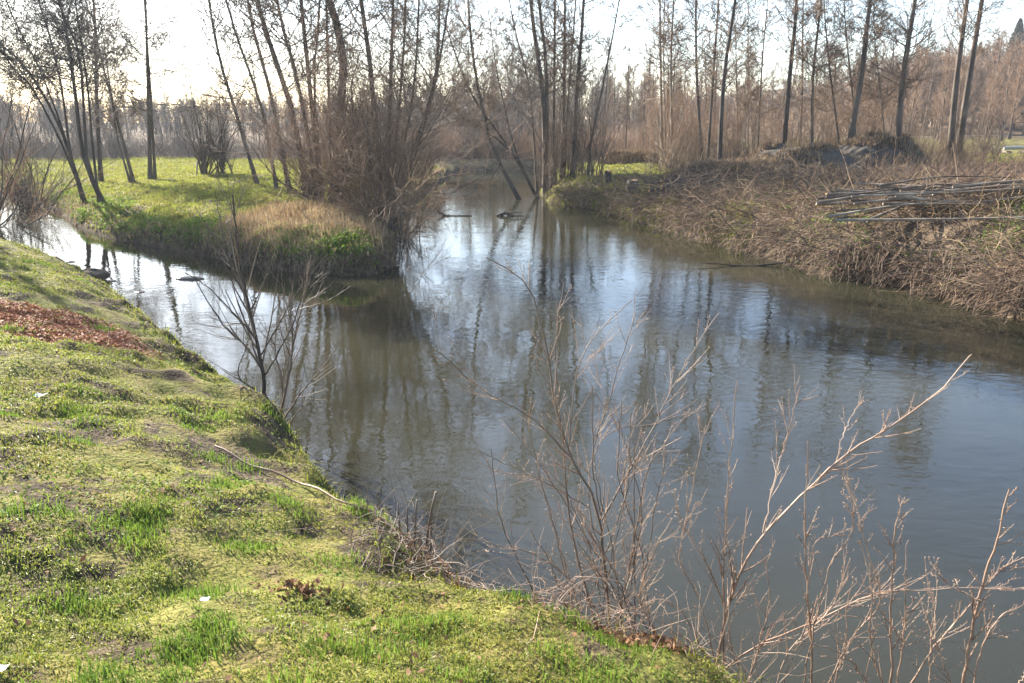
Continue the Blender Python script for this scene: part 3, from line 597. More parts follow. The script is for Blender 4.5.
# ------------------------------------------------------------------ GRASS (peninsula)
n = 420000; y = rng.uniform(13, 48, n) ; y = 13 + 35 * rng.random(n) ** 1.5; x = rng.uniform(-.75, -.08, n) * (y + 1); z = ground(x, y); D, ins = dists(x, y)
br, lt, ba, _, _ = masks(x, y); ok = (~ins) & (D[1] < D[0]) & onframe(x, y, z)[0]; tipm = br > .45 + .3 * (rng.random(n) - .5)
patch = fbm(x * .9, y * .9, 4); green = ok & ~tipm & (rng.random(n) < np.clip(.75 + 2 * patch, .2, 1)) & (rng.random(n) < .25 + sstep(.05, .9, D[1]))
xx, yy, zz = x[green], y[green], z[green]; hh = (.05 + .05 * rng.random(len(xx))) * (1 + 2.2 * np.clip(fbm(xx * 1.2 + 9, yy * 1.2, 3), 0, 1))
V, F = blades(np.stack([xx, yy, zz - .01], 1), hh, .010 + .0007 * yy, rng, .6)
tag(mesh('meadow_grass', V, F, 'meadow', smooth=False), 'bright backlit grass of the peninsula meadow', 'grass', kind='stuff')
dry = ok & ((D[1] > .22) | (rng.random(n) < .25)) & (tipm | ((D[1] < .5) & (rng.random(n) < .25))) & (rng.random(n) < .9); xx, yy, zz = x[dry], y[dry], z[dry]
V, F = blades(np.stack([xx, yy, zz - .02], 1), rng.uniform(.10, .32, len(xx)), .009 + .0005 * yy, rng, 1.0)
tag(mesh('dry_grass', V, F, 'straw', smooth=False), 'straw-coloured dry grass draping over the peninsula tip and bank', 'grass', kind='stuff')
# leafy green clumps along the peninsula edge
cs = [];
L_ = np.array(left[2:13])
for k in range(170):
    i = rng.integers(2, len(L_) - 1); t = rng.random(); q = L_[i] * (1 - t) + L_[i + 1] * t; dd = abs(rng.normal(0, .55)) + .1
    nrm = np.array([-(L_[i + 1] - L_[i])[1], (L_[i + 1] - L_[i])[0]]); nrm = nrm / np.linalg.norm(nrm); nrm = nrm if nrm[1] > 0 else -nrm; cs.append(q + nrm * dd)
cs = np.array(cs); kk = 60; X = (cs[:, 0][:, None] + rng.normal(0, .13, (len(cs), kk))).ravel(); Yy = (cs[:, 1][:, None] + rng.normal(0, .13, (len(cs), kk))).ravel(); Z = ground(X, Yy); kp = Z > .08
V, F = leaves(np.stack([X, Yy, Z + rng.uniform(.02, .14, len(X))], 1)[kp], .035 * rng.uniform(.5, 1.4, kp.sum()), rng, .7)
tag(mesh('bank_weeds', V, F, 'lush', smooth=False), 'green leafy weeds along the edge of the peninsula bank', 'weeds', kind='stuff')

# ------------------------------------------------------------------ RIGHT BANK cover
n = 300000; y = 9 + 37 * rng.random(n) ** 1.3; x = rng.uniform(.0, .78, n) * (y + 1.5); z = ground(x, y); D, ins = dists(x, y); ok = (~ins) & (D[3] < D[0]) & (D[3] < D[1] + 0) & onframe(x, y, z)[0]
gm = fbm(x * .6 + 3, y * .6, 3)
lawn = ((y > 31.5) & (x < 8 + gm * 4)) | ((y > 39) & (x > 18)); 
a = ok & ~lawn; xx, yy, zz, dd = x[a], y[a], z[a], D[3][a]
kp = rng.random(len(xx)) < np.clip(.4 + 2.4 * fbm(xx * 1.1 + 60, yy * 1.1, 4), .05, .9); xx, yy, zz, dd = xx[kp], yy[kp], zz[kp], dd[kp]
V, F = blades(np.stack([xx, yy, zz - .02], 1), rng.uniform(.05, .18, len(xx)), .007 + .0007 * yy, rng, 1.1)
tag(mesh('dry_grass', V, F, 'straw_dull', smooth=False), 'withered brownish grass matting the right bank', 'grass', kind='stuff')
a = ok & lawn; xx, yy, zz = x[a], y[a], z[a]
V, F = blades(np.stack([xx, yy, zz - .02], 1), rng.uniform(.05, .14, len(xx)), .012 + .0008 * yy, rng, .6)
tag(mesh('far_grass', V, F, 'meadow', smooth=False), 'patches of green grass behind the brush on the right bank', 'grass', kind='stuff')
a = ok & ~lawn & (fbm(x * .8 + 50, y * .8, 3) + .10 * (y > 22) + .35 * (x < 5) > .02) & (D[3] < 6); xx, yy, zz = x[a], y[a], z[a]; kp = rng.random(len(xx)) < .35 + .3 * (xx < 5); xx, yy, zz = xx[kp], yy[kp], zz[kp]
V, F = leaves(np.stack([xx, yy, zz + rng.uniform(.02, .12, len(xx))], 1), .04 * rng.uniform(.5, 1.3, len(xx)), rng, .7)
tag(mesh('bank_weeds', V, F, 'lush', smooth=False), 'green weeds poking through the brush of the right bank', 'weeds', kind='stuff')
def sticks(rng, x, y, ln, r, lift, up=.12, wander=.25, n=6, el=.35):
    K = len(x); z = ground(x, y); p = np.zeros((K, n, 3)); p[:, 0] = np.stack([x, y, z + lift], 1); az = rng.uniform(0, 2 * np.pi, K); e = np.abs(rng.normal(0, el, K))
    d = np.stack([np.cos(az) * np.cos(e), np.sin(az) * np.cos(e), np.sin(e)], 1)
    for k in range(1, n):
        d = norm(d + wander * rng.normal(size=(K, 3)) + [0, 0, -up]); p[:, k] = p[:, k - 1] + d * (ln / (n - 1))[:, None]
        gzk = ground(p[:, k, 0], p[:, k, 1]); p[:, k, 2] = np.maximum(p[:, k, 2], np.maximum(gzk, 0) + .01)
    return p, r[:, None] * np.linspace(1, .4, n)[None]
def bank_pts(n, dmax, ymin=9, ymax=34, pw=1.2):
    y = ymin + (ymax - ymin) * rng.random(n) ** pw; x = rng.uniform(.02, .76, n) * (y + 1.5); D, ins = dists(x, y); ok = (~ins) & (D[3] < D[0]) & (D[3] < dmax) & ((y < 31) | (x > 9)) & (D[3] < D[1])
    return x[ok], y[ok]
x, y = bank_pts(30000, 9); kq = rng.random(len(x)) < np.clip(.45 + 2.6 * fbm(x * .7 + 12, y * .7, 4), .04, 1); x, y = x[kq], y[kq]; K = len(x)
bp, bq = sticks(rng, x, y, rng.uniform(.3, 1.9, K) ** 1.2, rng.lognormal(-5.5, .45, K) + .00015 * y, rng.uniform(0, .18, K), el=.28, wander=.13, up=.05, n=5)
b2_, b3_, _ = spawn(rng, bp, bq, 3, .2, 1, .6, .35, 3, .15, .02, .6, .003, .3)
V, F = tubes([(bp, bq), (b2_, b3_)], 3)
tag(mesh('brushwood', V, F, 'bramble'), 'tangle of brown brambles and dead stems on the right bank', 'brush', kind='stuff')
x, y = bank_pts(5000, 9); K = len(x)
V, F = tubes([sticks(rng, x, y, rng.uniform(.4, 1.3, K), rng.uniform(.003, .006, K) + .0002 * y, rng.uniform(0, .2, K), el=.55)], 3)
tag(mesh('pale_stalks', V, F, 'straw'), 'pale dry stalks sticking out of the right bank brush', 'brush', kind='stuff')
# hanging fringe over the water on the right bank
Rr = np.array(right[3:15]); K = 3800; i = rng.integers(0, len(Rr) - 1, K); t = rng.random(K)[:, None]; q = Rr[i] * (1 - t) + Rr[i + 1] * t
dv = Rr[i + 1] - Rr[i]; nv = norm(np.stack([-dv[:, 1], dv[:, 0]], 1)); ww = np.minimum(1, q[:, 0] / 6)
st = q + nv * np.abs(rng.normal(.25, .3, K))[:, None]
zz = ground(st[:, 0], st[:, 1]); n_ = 5; p = np.zeros((K, n_, 3)); p[:, 0] = np.stack([st[:, 0], st[:, 1], np.maximum(zz, .1) + rng.uniform(0, .3, K)], 1)
d = norm(np.stack([-nv[:, 0] + rng.normal(0, .6, K), -nv[:, 1] + rng.normal(0, .6, K), rng.uniform(-.1, .6, K)], 1)); ln = rng.uniform(.25, .9, K) * (.5 + .5 * ww)
for k in range(1, n_):
    d = norm(d + .22 * rng.normal(size=(K, 3)) + [0, 0, -.3]); p[:, k] = p[:, k - 1] + d * (ln / (n_ - 1))[:, None]; p[:, k, 2] = np.maximum(p[:, k, 2], .01)
V, F = tubes([(p, (rng.uniform(.002, .005, K) + .0002 * q[:, 1])[:, None] * np.linspace(1, .4, n_))], 3)
tag(mesh('hanging_stems', V, F, 'twig'), 'dead stems hanging from the right bank down to the water', 'brush', kind='stuff')
x, y = bank_pts(16000, 8); dq = dists(x, y)[0][3]; kq = rng.random(len(x)) < np.clip(.15 + 1.1 * np.exp(-dq / .8) + 3 * fbm(x * .9 + 2, y * .9 + 7, 3), .05, 1); x, y = x[kq], y[kq]; K = len(x)  # dark-coloured twigs, denser toward the water, standing in for shade between the brush
bp, bq = sticks(rng, x, y, rng.uniform(.3, 1.5, K), rng.lognormal(-5.1, .5, K), rng.uniform(0, .15, K), el=.5, wander=.12, up=.03, n=5)
b2_, b3_, _ = spawn(rng, bp, bq, 3, .2, 1, .7, .35, 3, .15, .02, .6, .003, .3)
V, F = tubes([(bp, bq), (b2_, b3_)], 3); tag(mesh('shade_brush', V, F, 'bark_dark'), 'dead twigs tangled through the right bank brush, coloured dark as shade in its gaps', 'brush', kind='stuff')
# roots and grass hanging from the peninsula bank
Lr = np.array(left[5:16]); K = 1100; i = (rng.integers(0, len(Lr) - 1, K) * .4 + .6 * rng.integers(4, len(Lr) - 1, K)).astype(int); t = rng.random(K)[:, None]; q = Lr[i] * (1 - t) + Lr[i + 1] * t
dv = Lr[i + 1] - Lr[i]; nv = norm(np.stack([-dv[:, 1], dv[:, 0]], 1)); st = q + nv * rng.uniform(.02, .4, K)[:, None]
zz = ground(st[:, 0], st[:, 1]); kk_ = zz > .12; st, nv, zz = st[kk_], nv[kk_], zz[kk_]; K = len(st); p = np.zeros((K, 5, 3)); p[:, 0] = np.stack([st[:, 0], st[:, 1], zz + rng.uniform(0, .08, K)], 1)
d = norm(np.stack([-nv[:, 0] + rng.normal(0, .7, K), -nv[:, 1] + rng.normal(0, .7, K), rng.uniform(-.1, .5, K)], 1)); ln = rng.uniform(.1, .4, K)
for k in range(1, 5):
    d = norm(d + .2 * rng.normal(size=(K, 3)) + [0, 0, -.45]); p[:, k] = p[:, k - 1] + d * (ln / 4)[:, None]; p[:, k, 2] = np.maximum(p[:, k, 2], .01)
V, F = tubes([(p, rng.uniform(.003, .008, K)[:, None] * np.linspace(1, .4, 5))], 3); tag(mesh('hanging_roots', V, F, 'bramble'), 'dry grass and roots hanging from the peninsula bank', 'roots', kind='stuff')
# bramble thicket under twin trunks / far right
n = 5200; y = rng.uniform(21, 37, n); x = rng.uniform(.44, .72, n) * y; K = n
V, F = tubes([sticks(rng, x, y, rng.uniform(.3, .9, K), rng.uniform(.006, .011, K), rng.uniform(0, .1, K), up=.05, el=.9)], 3)
tag(mesh('bramble_scrub', V, F, 'twig_red'), 'reddish bramble scrub below the twin trunks on the right', 'brush', kind='stuff')
n = 60000; y = rng.uniform(18, 33, n); x = rng.uniform(.02, .30, n) * y; z = ground(x, y); D, ins = dists(x, y); a = (~ins) & (D[3] < D[1]) & (D[3] < 1.7) & (fbm(x * 1.1 + 8, y * 1.1, 3) > -.06 + .010 * (u_ := x * 2)); x, y, z = x[a], y[a], z[a]
V, F = blades(np.stack([x, y, z - .01], 1), rng.uniform(.10, .30, len(x)), np.full(len(x), .022), rng, .7); tag(mesh('lip_grass', V, F, 'meadow', smooth=False), 'green grass along the lip of the right bank near the stumps', 'grass', kind='stuff')
# tall dry stems behind, centre to right
n = 7000; y = rng.uniform(33, 46, n); u = rng.uniform(600, 960, n); x = (u - 512) / FPX * y; sel = ~((u < 655) & (y < 42)); x, y = x[sel], y[sel]; K = len(x)
V, F = tubes([sticks(rng, x, y, rng.uniform(.6, 1.9, K), rng.uniform(.006, .011, K), np.zeros(K), up=-.02, el=1.3, wander=.1)], 3)
tag(mesh('dry_reeds', V, F, 'straw_dull'), 'tall dry stems along the foot of the trunks on the right bank', 'reeds', kind='stuff')
n = 9000; y = rng.uniform(54, 60, n); u = rng.uniform(395, 640, n); x = (u - 512) / FPX * y; K = n
V, F = tubes([sticks(rng, x, y, rng.uniform(.8, 2.4, K), rng.uniform(.008, .014, K), np.zeros(K), up=-.02, el=1.3, wander=.12)], 3)
tag(mesh('dry_reeds', V, F, 'twig_red'), 'reddish dry reeds lining the far end of the river', 'reeds', kind='stuff')
n = 9000; y = rng.uniform(46, 62, n); u = rng.uniform(-40, 400, n); x = (u - 512) / FPX * y; K = n
V, F = tubes([sticks(rng, x, y, rng.uniform(.5, 1.4, K), rng.uniform(.008, .014, K), np.zeros(K), up=-.02, el=1.2, wander=.15)], 3)
tag(mesh('dry_reeds', V, F, 'twig_grey'), 'low grey brush along the far edge of the left meadow', 'reeds', kind='stuff')

# ------------------------------------------------------------------ cut poles
rng = T_(700)
def pole(a, b_, r, lab, grp, sag=.06, cut=False, mt='bark'):
    a = np.array(a, float); b_ = np.array(b_, float); m_ = (a + b_) / 2 + np.array([rng.normal(0, .05), rng.normal(0, .05), sag * rng.normal()])
    root = empty('cut_pole', a); p = spline([a - a, m_ - a, b_ - a], 9)[None]; rr = np.linspace(r, r * .35, 9)[None]
    V, F = tubes([(p, rr)], 8, True); mesh('stem', V, F, mt, root)
    if cut:
        t = norm(p[0, 0] - p[0, 1]); V, F = tubes([(np.stack([p[0, 0] - t * .004, p[0, 0] + t * .012])[None], np.array([[r * 1.01, r * .97]]))], 8, True); mesh('cut_end', V, F, 'wood_cut', root)
    sp, sr, _ = spawn(rng, p, rr, 5, .3, 1, .5, .7, 4, .2, 0, .5, .004, .3); V, F = tubes([(sp, sr)], 3); mesh('side_twigs', V, F, 'twig', root)
    tag(root, lab, 'pole', grp); return root
for k in range(60):
    u = rng.uniform(800, 870) if k < 22 else rng.uniform(870, 960); Y = rng.uniform(15.4, 19.5); a = base(u, Y); L = rng.uniform(2.5, 5.2); az = rng.normal(.02, .26)
    lay = .12 + .55 * rng.random(); bx, by = a[0] + L * math.cos(az), a[1] + L * math.sin(az) ; zp = max(gz(a[0], a[1]), gz(bx, by)) + .05 + lay * .55; a[2] = zp - .12 + rng.normal(0, .08)
    pole(a, (bx, by, zp + .1), rng.uniform(.016, .036), 'long thin cut pole lying in the big pile on the right bank', 'cut poles in the big pile', sag=.09, cut=k % 12 == 0, mt='bark' if k % 2 else 'bark_pale')
for k in range(12):
    u = rng.uniform(648, 662); Y = rng.uniform(25.5, 27.5); a = base(u, Y); L = rng.uniform(1.4, 3.0); az = rng.normal(.1, .2); lay = .08 + .4 * rng.random()
    bx, by = a[0] + L * math.cos(az), a[1] + L * math.sin(az); a[2] += lay * .7
    pole(a, (bx, by, gz(bx, by) + lay), rng.uniform(.03, .06), 'short cut pole in the small pile near the stumps', 'cut poles in the small pile', cut=True, mt='bark_dark')
# stumps
def lathe_stump(u, Y, h, r, lab, mt='bark_dark'):
    b = base(u, Y); root = empty('tree_stump', b); n = 12; rings_ = [(1.5, -.1), (1.15, .15), (1, .5), (.97, .97), (.9, 1.0)]
    Vv = []
    for s, t in rings_:
        for k in range(n): a = k * 2 * math.pi / n; q = r * s * (1 + .18 * math.sin(3 * a + 1)); Vv.append((q * math.cos(a), q * math.sin(a), h * t + .04 * math.sin(2 * a) * t))
    Ff = [[i * n + k, i * n + (k + 1) % n, (i + 1) * n + (k + 1) % n, (i + 1) * n + k] for i in range(4) for k in range(n)]
    mesh('stump_wood', Vv, Ff, mt, root)
    top = [(x_ * 1, y_, z_ + .003) for x_, y_, z_ in Vv[-n:]] + [(0, 0, h + .01)]; mesh('cut_top', top, [[k, (k + 1) % n, n] for k in range(n)], 'wood_cut', root, False); tag(root, lab, 'stump')
lathe_stump(607, 30.5, .55, .13, 'dark upright stump beside the far bank clump on the grass')
lathe_stump(632, 28.5, .32, .20, 'low wide grey stump right of the upright one', 'bark')
# pale object on the far right grass: a barked log lying on two short blocks
b = base(1012, 46); root = empty('pale_log', b)
V, F = tubes([(spline([(-.55, 0, .30), (.3, .1, .33), (1.2, .2, .30)], 8)[None], np.full((1, 8), .10))], 8, True); mesh('log', V, F, 'pale_wood', root)
for dx in (-.3, .9): V, F = tubes([(spline([(dx, -.3, .08), (dx, .4, .08)], 3)[None], np.full((1, 3), .09))], 8, True); mesh('support_block', V, F, 'bark', root)
tag(root, 'pale barkless log lying on the grass at the right edge', 'log')

# ------------------------------------------------------------------ things in the water and on the near edge
def lump(name, c, s, mt, lab, cat, seed, flat=1):
    n, m_ = 20, 12; Vv = []
    for i in range(m_ + 1):
        th = math.pi * i / m_
        for k in range(n):
            a = 2 * math.pi * k / n; q = 1 + 1.0 * float(fbm(np.array([math.cos(a) * 1.5 + seed]), np.array([math.sin(a) * 1.5 + th * 1.3]), 4)[0]); Vv.append((s[0] * q * math.sin(th) * math.cos(a), s[1] * q * math.sin(th) * math.sin(a), s[2] * q * math.cos(th)))
    Ff = [[i * n + k, i * n + (k + 1) % n, (i + 1) * n + (k + 1) % n, (i + 1) * n + k] for i in range(m_) for k in range(n)]
    o = mesh(name, Vv, Ff, mt); o.location = c; return tag(o, lab, cat)
lump('soil_clod', P(92, 275, .10), (.30, .22, .11), 'soil', 'dark earth clod at the edge of the near bank at upper left', 'clod', 1)
lump('river_stone', P(192, 279, 0.0), (.28, .1, .05), 'wet', 'flat dark stone breaking the surface of the left stream', 'stone', 3)
for k, (u, v, s_, lb) in enumerate([(70, 262, .09, 'small dark stone in the shallows near the left edge'), (112, 281, .08, 'wet stone beside the earth clod in the shallows'), (140, 292, .07, 'little stone farther along the near water edge'), (655, 232, .06, 'small stone at the water line of the right bank')]):
    lump('river_stone', P(u, v, 0.0), (s_ * 1.3, s_ * .8, s_ * .25), 'wet', lb, 'stone', 6 + k)
def px_branch(name, Y, paths, lab, cat, rngs, mt='bark_dark', twm=None, per=6, tl=.4, rmin=.003, yoff=0):
    root = empty(name, PY(*paths[0][1][0], Y)); b0 = np.array(root.location); S = []
    for r, uv in paths: p = spline([PY(u, v, Y) - b0 for u, v in uv], 12)[None]; S.append((p, np.linspace(r, max(r * .3, rmin), 12)[None]))
    V, F = tubes(S, 6); mesh('limb', V, F, mt, root)
    tw = [spawn(rngs, p, r, per, .2, 1, .7, tl, 4, .2, .05, .6, rmin, .3)[:2] for p, r in S]; V, F = tubes(tw, 3); mesh('twigs', V, F, twm or mt, root); tag(root, lab, cat)
Yb = P(440, 216)[1]
px_branch('driftwood_branch', Yb, [(.05, [(438, 211), (443, 215), (455, 216), (472, 215)]), (.03, [(445, 215), (441, 212), (437, 210)])], 'dark waterlogged branch in midstream beyond the peninsula', 'branch', T_(801), per=3, tl=.3)
px_branch('driftwood_branch', Yb, [(.04, [(496, 216), (505, 213), (515, 216), (524, 215)]), (.03, [(500, 216), (512, 212), (522, 213)])], 'tangle of twigs caught in midstream right of the waterlogged branch', 'branch', T_(802), per=14, tl=.35)
Yb = P(730, 266)[1]
px_branch('driftwood_branch', Yb, [(.03, [(790, 262), (750, 266), (720, 264), (700, 263)])], 'thin fallen branch lying in the water off the right bank', 'branch', T_(803), per=6, tl=.3)
# long thin root trailing over the near bank
uv = [(215, 446, .82), (255, 466, .78), (300, 482, .72), (345, 502, .62), (385, 520, .52), (408, 548, .55), (412, 575, .62)]
pts = [];
for u, v, z0 in uv:
    q = P(u, v, z0)
    for _ in range(6): q = P(u, v, gz(q[0], q[1]) + .03)
    pts.append(q)
pts = np.array(pts); p = spline(pts - pts[0], 30); p[:, 2] += .012 * np.sin(np.arange(30) * 1.3); rt = empty('trailing_root', pts[0]); V, F = tubes([(p[None], np.linspace(.009, .006, 30)[None])], 5); mesh('root_stem', V, F, 'hazel', rt); mesh_t = spawn(T_(5), p[None], np.full((1, 30), .006), 6, .4, 1, .8, .15, 4, .2, -.02, .6, .002, .2); V, F = tubes([mesh_t[:2]], 3); mesh('rootlets', V, F, 'hazel_dark', rt); tag(rt, 'long thin woody root trailing across the near bank toward the water', 'root')
# bits of litter
def scrap(u, v, s, lab, seed, mt='paper', z0=1.0):
    rg = T_(seed); q = P(u, v, z0)
    for _ in range(6): q = P(u, v, gz(q[0], q[1]) + .03)
    n = 7; a = np.linspace(-1, 1, n); X, Yy = np.meshgrid(a, a); Z = .35 * fbm(X * 1.3 + seed, Yy * 1.3, 3) * 2; o = mesh('paper_scrap', np.stack([X.ravel() * s, Yy.ravel() * s * .8, (Z.ravel() + .25 * (X.ravel() ** 2)) * s], 1), [[i * n + k, i * n + k + 1, (i + 1) * n + k + 1, (i + 1) * n + k] for i in range(n - 1) for k in range(n - 1)], mt); o.location = q; tag(o, lab, 'litter')
scrap(41, 395, .04, 'crumpled pale blue-white paper scrap on the grass at left', 31)
scrap(205, 599, .018, 'small white scrap in the grass near the bottom left', 32)
scrap(2, 668, .02, 'white scrap at the bottom left corner of the grass', 33)

# ------------------------------------------------------------------ NEAR SHRUBS
def near_shrub(name, stems, lab, seed, mt='hazel', per=9, tl=.28, r_tw=.0018, buds=True, cat='shrub', tmat=None):
    """stems: (radius, depth start, depth end, [(u,v),...])"""
    rg = T_(seed); S = []
    for r, y0, y1, uv in stems:
        k = len(uv); pts = [PY(u, v, y0 + (y1 - y0) * i / (k - 1)) for i, (u, v) in enumerate(uv)]
        S.append((pts, r * (.85 if buds else 1)))
    b0 = np.array(S[0][0][0]); root = empty(name, b0); TW = []; NODES = []
    for pts, r in S:
        n = 22; p = spline(np.array(pts) - b0, n); jit = rg.normal(0, 1, (n, 3)) * .003; jit[0] = 0; p = p + jit; rr = np.linspace(r, max(r * .35, .0022), n)
        L = np.linalg.norm(np.diff(p, axis=0), axis=1).sum()
        V, F = tubes([(p[None], rr[None])], 6); mesh('stem', V, F, mt, root)
        c = max(3, int(per * 1.4 * L)); a, ar, al = spawn(rg, p[None], rr[None], c, .15, .97, .55, min(tl * 1.35, L * .45), 8, .045, .05, .6, r_tw, .45)
        b, br_, bl = spawn(rg, a, ar, 1, .2, .8, .6, al * .5, 5, .06, .05, .7, r_tw * .85, .3)
        TW += [(a, ar), (b, br_)]; NODES += [a[:, 1:].reshape(-1, 3), b[:, 2:].reshape(-1, 3), p[6:]]
    V, F = tubes(TW, 4)
    if buds:
        N_ = np.concatenate(NODES); N_ = N_[rg.random(len(N_)) < .5]; K = len(N_); d = norm(rg.normal(size=(K, 3)) + [0, 0, .8]); pp_ = N_[:, None, :] + d[:, None, :] * np.array([0, .003, .006, .0095])[None, :, None]
        V2, F2 = tubes([(pp_, np.tile([.0015, .0030, .0026, .0006], (K, 1)))], 4); F = np.concatenate([F, F2 + len(V)]); V = np.concatenate([V, V2])
    mesh('twigs', V, F, tmat or mt, root); tag(root, lab, cat); return root
near_shrub('shrub', [
    (.011, 4.1, 4.3, [(610, 640), (606, 580), (597, 510), (570, 453), (557, 410), (546, 345), (527, 285), (486, 258)]),
    (.006, 4.15, 3.9, [(572, 458), (540, 425), (518, 410), (478, 386), (436, 350)]),
    (.007, 4.15, 4.5, [(602, 520), (624, 480), (654, 427), (683, 368), (719, 312)]),
    (.005, 4.15, 4.4, [(601, 516), (592, 457), (605, 414), (620, 362), (636, 312)]),
    (.008, 4.1, 4.4, [(597, 630), (586, 590), (571, 528), (562, 433), (556, 368), (557, 300)]),
    (.006, 4.2, 4.3, [(540, 603), (515, 555), (500, 516), (491, 451)]),
    (.004, 4.2, 4.6, [(588, 470), (610, 432), (654, 424), (697, 409)]),
    (.004, 4.2, 4.5, [(568, 452), (578, 368), (600, 330), (632, 300)]),
    (.004, 4.2, 3.9, [(590, 508), (560, 490), (530, 475), (478, 451)]),
    (.006, 4.1, 4.2, [(612, 640), (625, 590), (636, 534), (648, 470), (690, 410)]),
    (.005, 4.1, 3.8, [(606, 640), (590, 600), (545, 560), (500, 545), (470, 540)]),
    (.005, 4.1, 4.2, [(618, 642), (635, 560), (640, 500), (618, 420)]),
], 'branching bare shrub on the bank in the bottom centre, reaching up over the water', 901, mt='hazel_dark', tmat='hazel', per=7, tl=.26)
near_shrub('shrub', [
    (.011, 3.6, 3.9, [(716, 668), (730, 601), (755, 546), (806, 491), (846, 455), (896, 423), (941, 390), (970, 355)]),
    (.005, 3.7, 4.0, [(763, 534), (772, 490), (783, 450), (800, 387)]),
    (.004, 3.8, 4.0, [(836, 464), (845, 430), (861, 400)]),
    (.007, 3.6, 3.7, [(724, 672), (724, 600), (725, 541), (729, 475), (737, 380)]),
    (.005, 3.6, 3.8, [(716, 668), (700, 600), (680, 560), (690, 500), (706, 425)]),
    (.005, 3.6, 3.5, [(714, 672), (680, 610), (650, 600), (625, 625)]),
    (.005, 3.65, 3.5, [(726, 610), (705, 560), (680, 520), (675, 490)]),
    (.006, 3.6, 3.8, [(712, 678), (760, 645), (805, 626), (871, 596), (931, 589), (1030, 588)]),
], 'shrub whose long pale branch sweeps up to the right across the river', 902, mt='hazel', per=9, tl=.2)
near_shrub('shrub', [
    (.008, 3.5, 3.6, [(812, 700), (811, 640), (806, 566), (805, 510), (808, 443)]),
    (.005, 3.5, 3.6, [(800, 700), (820, 600), (835, 560), (853, 530), (849, 490), (846, 450)]),
    (.005, 3.5, 3.5, [(820, 700), (850, 640), (880, 600), (862, 530), (850, 480)]),
    (.004, 3.5, 3.6, [(806, 600), (815, 545), (843, 535)]),
], 'upright straight rod with a knobbly tip left of centre in the lower right shoots', 903, mt='hazel', per=10, tl=.14)
near_shrub('shrub', [
    (.009, 3.3, 3.5, [(892, 705), (891, 640), (891, 591), (897, 520), (906, 498)]),
    (.005, 3.3, 3.4, [(890, 705), (870, 640), (872, 590), (860, 540)]),
    (.005, 3.3, 3.5, [(894, 705), (905, 620), (905, 560), (909, 540)]),
    (.005, 3.3, 3.3, [(880, 705), (850, 660), (800, 640), (775, 640)]),
    (.006, 3.3, 3.4, [(900, 700), (940, 640), (975, 600), (1000, 570), (1030, 555)]),
], 'reddish bud-tipped shoot cluster in the middle of the lower right corner', 904, mt='hazel', per=12, tl=.13)
near_shrub('shrub', [
    (.011, 3.1, 3.2, [(962, 705), (970, 640), (981, 591), (999, 531), (1009, 488)]),
    (.006, 3.1, 3.2, [(970, 705), (985, 640), (1010, 610), (1035, 604)]),
    (.005, 3.1, 3.1, [(960, 705), (935, 640), (925, 610)]),
    (.006, 3.1, 3.2, [(1000, 705), (1015, 690), (1035, 660)]),
    (.005, 3.1, 3.3, [(980, 600), (950, 585), (930, 562)]),
], 'thick reddish shoot with fat buds closest to the bottom right corner', 905, mt='hazel', per=12, tl=.13)
near_shrub('shrub', [
    (.006, 3.5, 3.4, [(690, 690), (660, 640), (640, 600), (650, 560), (670, 520)]),
    (.006, 3.5, 3.7, [(745, 700), (760, 640), (770, 600), (765, 560)]),
    (.005, 3.5, 3.5, [(760, 705), (730, 640), (745, 590), (760, 580)]),
    (.005, 3.5, 3.7, [(770, 705), (790, 650), (830, 610), (850, 560)]),
    (.005, 3.5, 3.6, [(830, 705), (845, 640), (850, 600), (890, 590)]),
    (.005, 3.4, 3.6, [(930, 705), (930, 650), (935, 610), (925, 570)]),
], 'low tangle of thin shoots along the bottom edge between the taller shrubs', 906, mt='hazel', per=12, tl=.2)
rs_ = T_(909); ST_ = []
for k in range(16):
    u0 = rs_.uniform(575, 665); y0 = rs_.uniform(3.9, 4.3); du = rs_.normal(0, 55) - 12; top_ = rs_.uniform(380, 560); q = base(u0, y0); v0 = 628 + rs_.uniform(0, 20)
    ST_.append((rs_.uniform(.003, .0055), y0, y0 + rs_.normal(0, .2), [(u0, v0), (u0 + du * .35, v0 + (top_ - v0) * .35), (u0 + du * .6 + rs_.normal(0, 6), v0 + (top_ - v0) * .68), (u0 + du, top_)]))
near_shrub('shrub', ST_, 'thicket of thin red brown shoots round the foot of the branching centre shrub', 910, mt='hazel_dark', tmat='hazel', per=6, tl=.22)
# sapling on the left bank edge
Ys = P(268, 412, .35)[1]
near_shrub('sapling', [
    (.022, Ys, Ys, [(266, 412), (263, 375), (258, 347), (247, 298), (237, 245), (233, 195)]),
    (.009, Ys, Ys - .3, [(253, 335), (226, 305), (205, 285), (184, 272)]),
    (.010, Ys, Ys + .3, [(261, 368), (245, 345), (226, 328), (203, 294), (196, 280)]),
    (.009, Ys, Ys + .4, [(261, 355), (278, 325), (294, 298), (328, 252)]),
    (.009, Ys, Ys - .2, [(265, 375), (285, 340), (298, 309), (309, 249)]),
    (.008, Ys, Ys, [(247, 300), (232, 270), (222, 230), (215, 190)]),
    (.007, Ys, Ys, [(250, 312), (265, 280), (275, 250)]),
    (.007, Ys, Ys - .2, [(255, 390), (238, 375), (245, 350), (252, 330)]),
], 'young bare tree at the near water edge with upswept branches', 907, mt='bark_dark', tmat='hazel_dark', per=7, tl=.75, r_tw=.003, buds=False, cat='sapling')
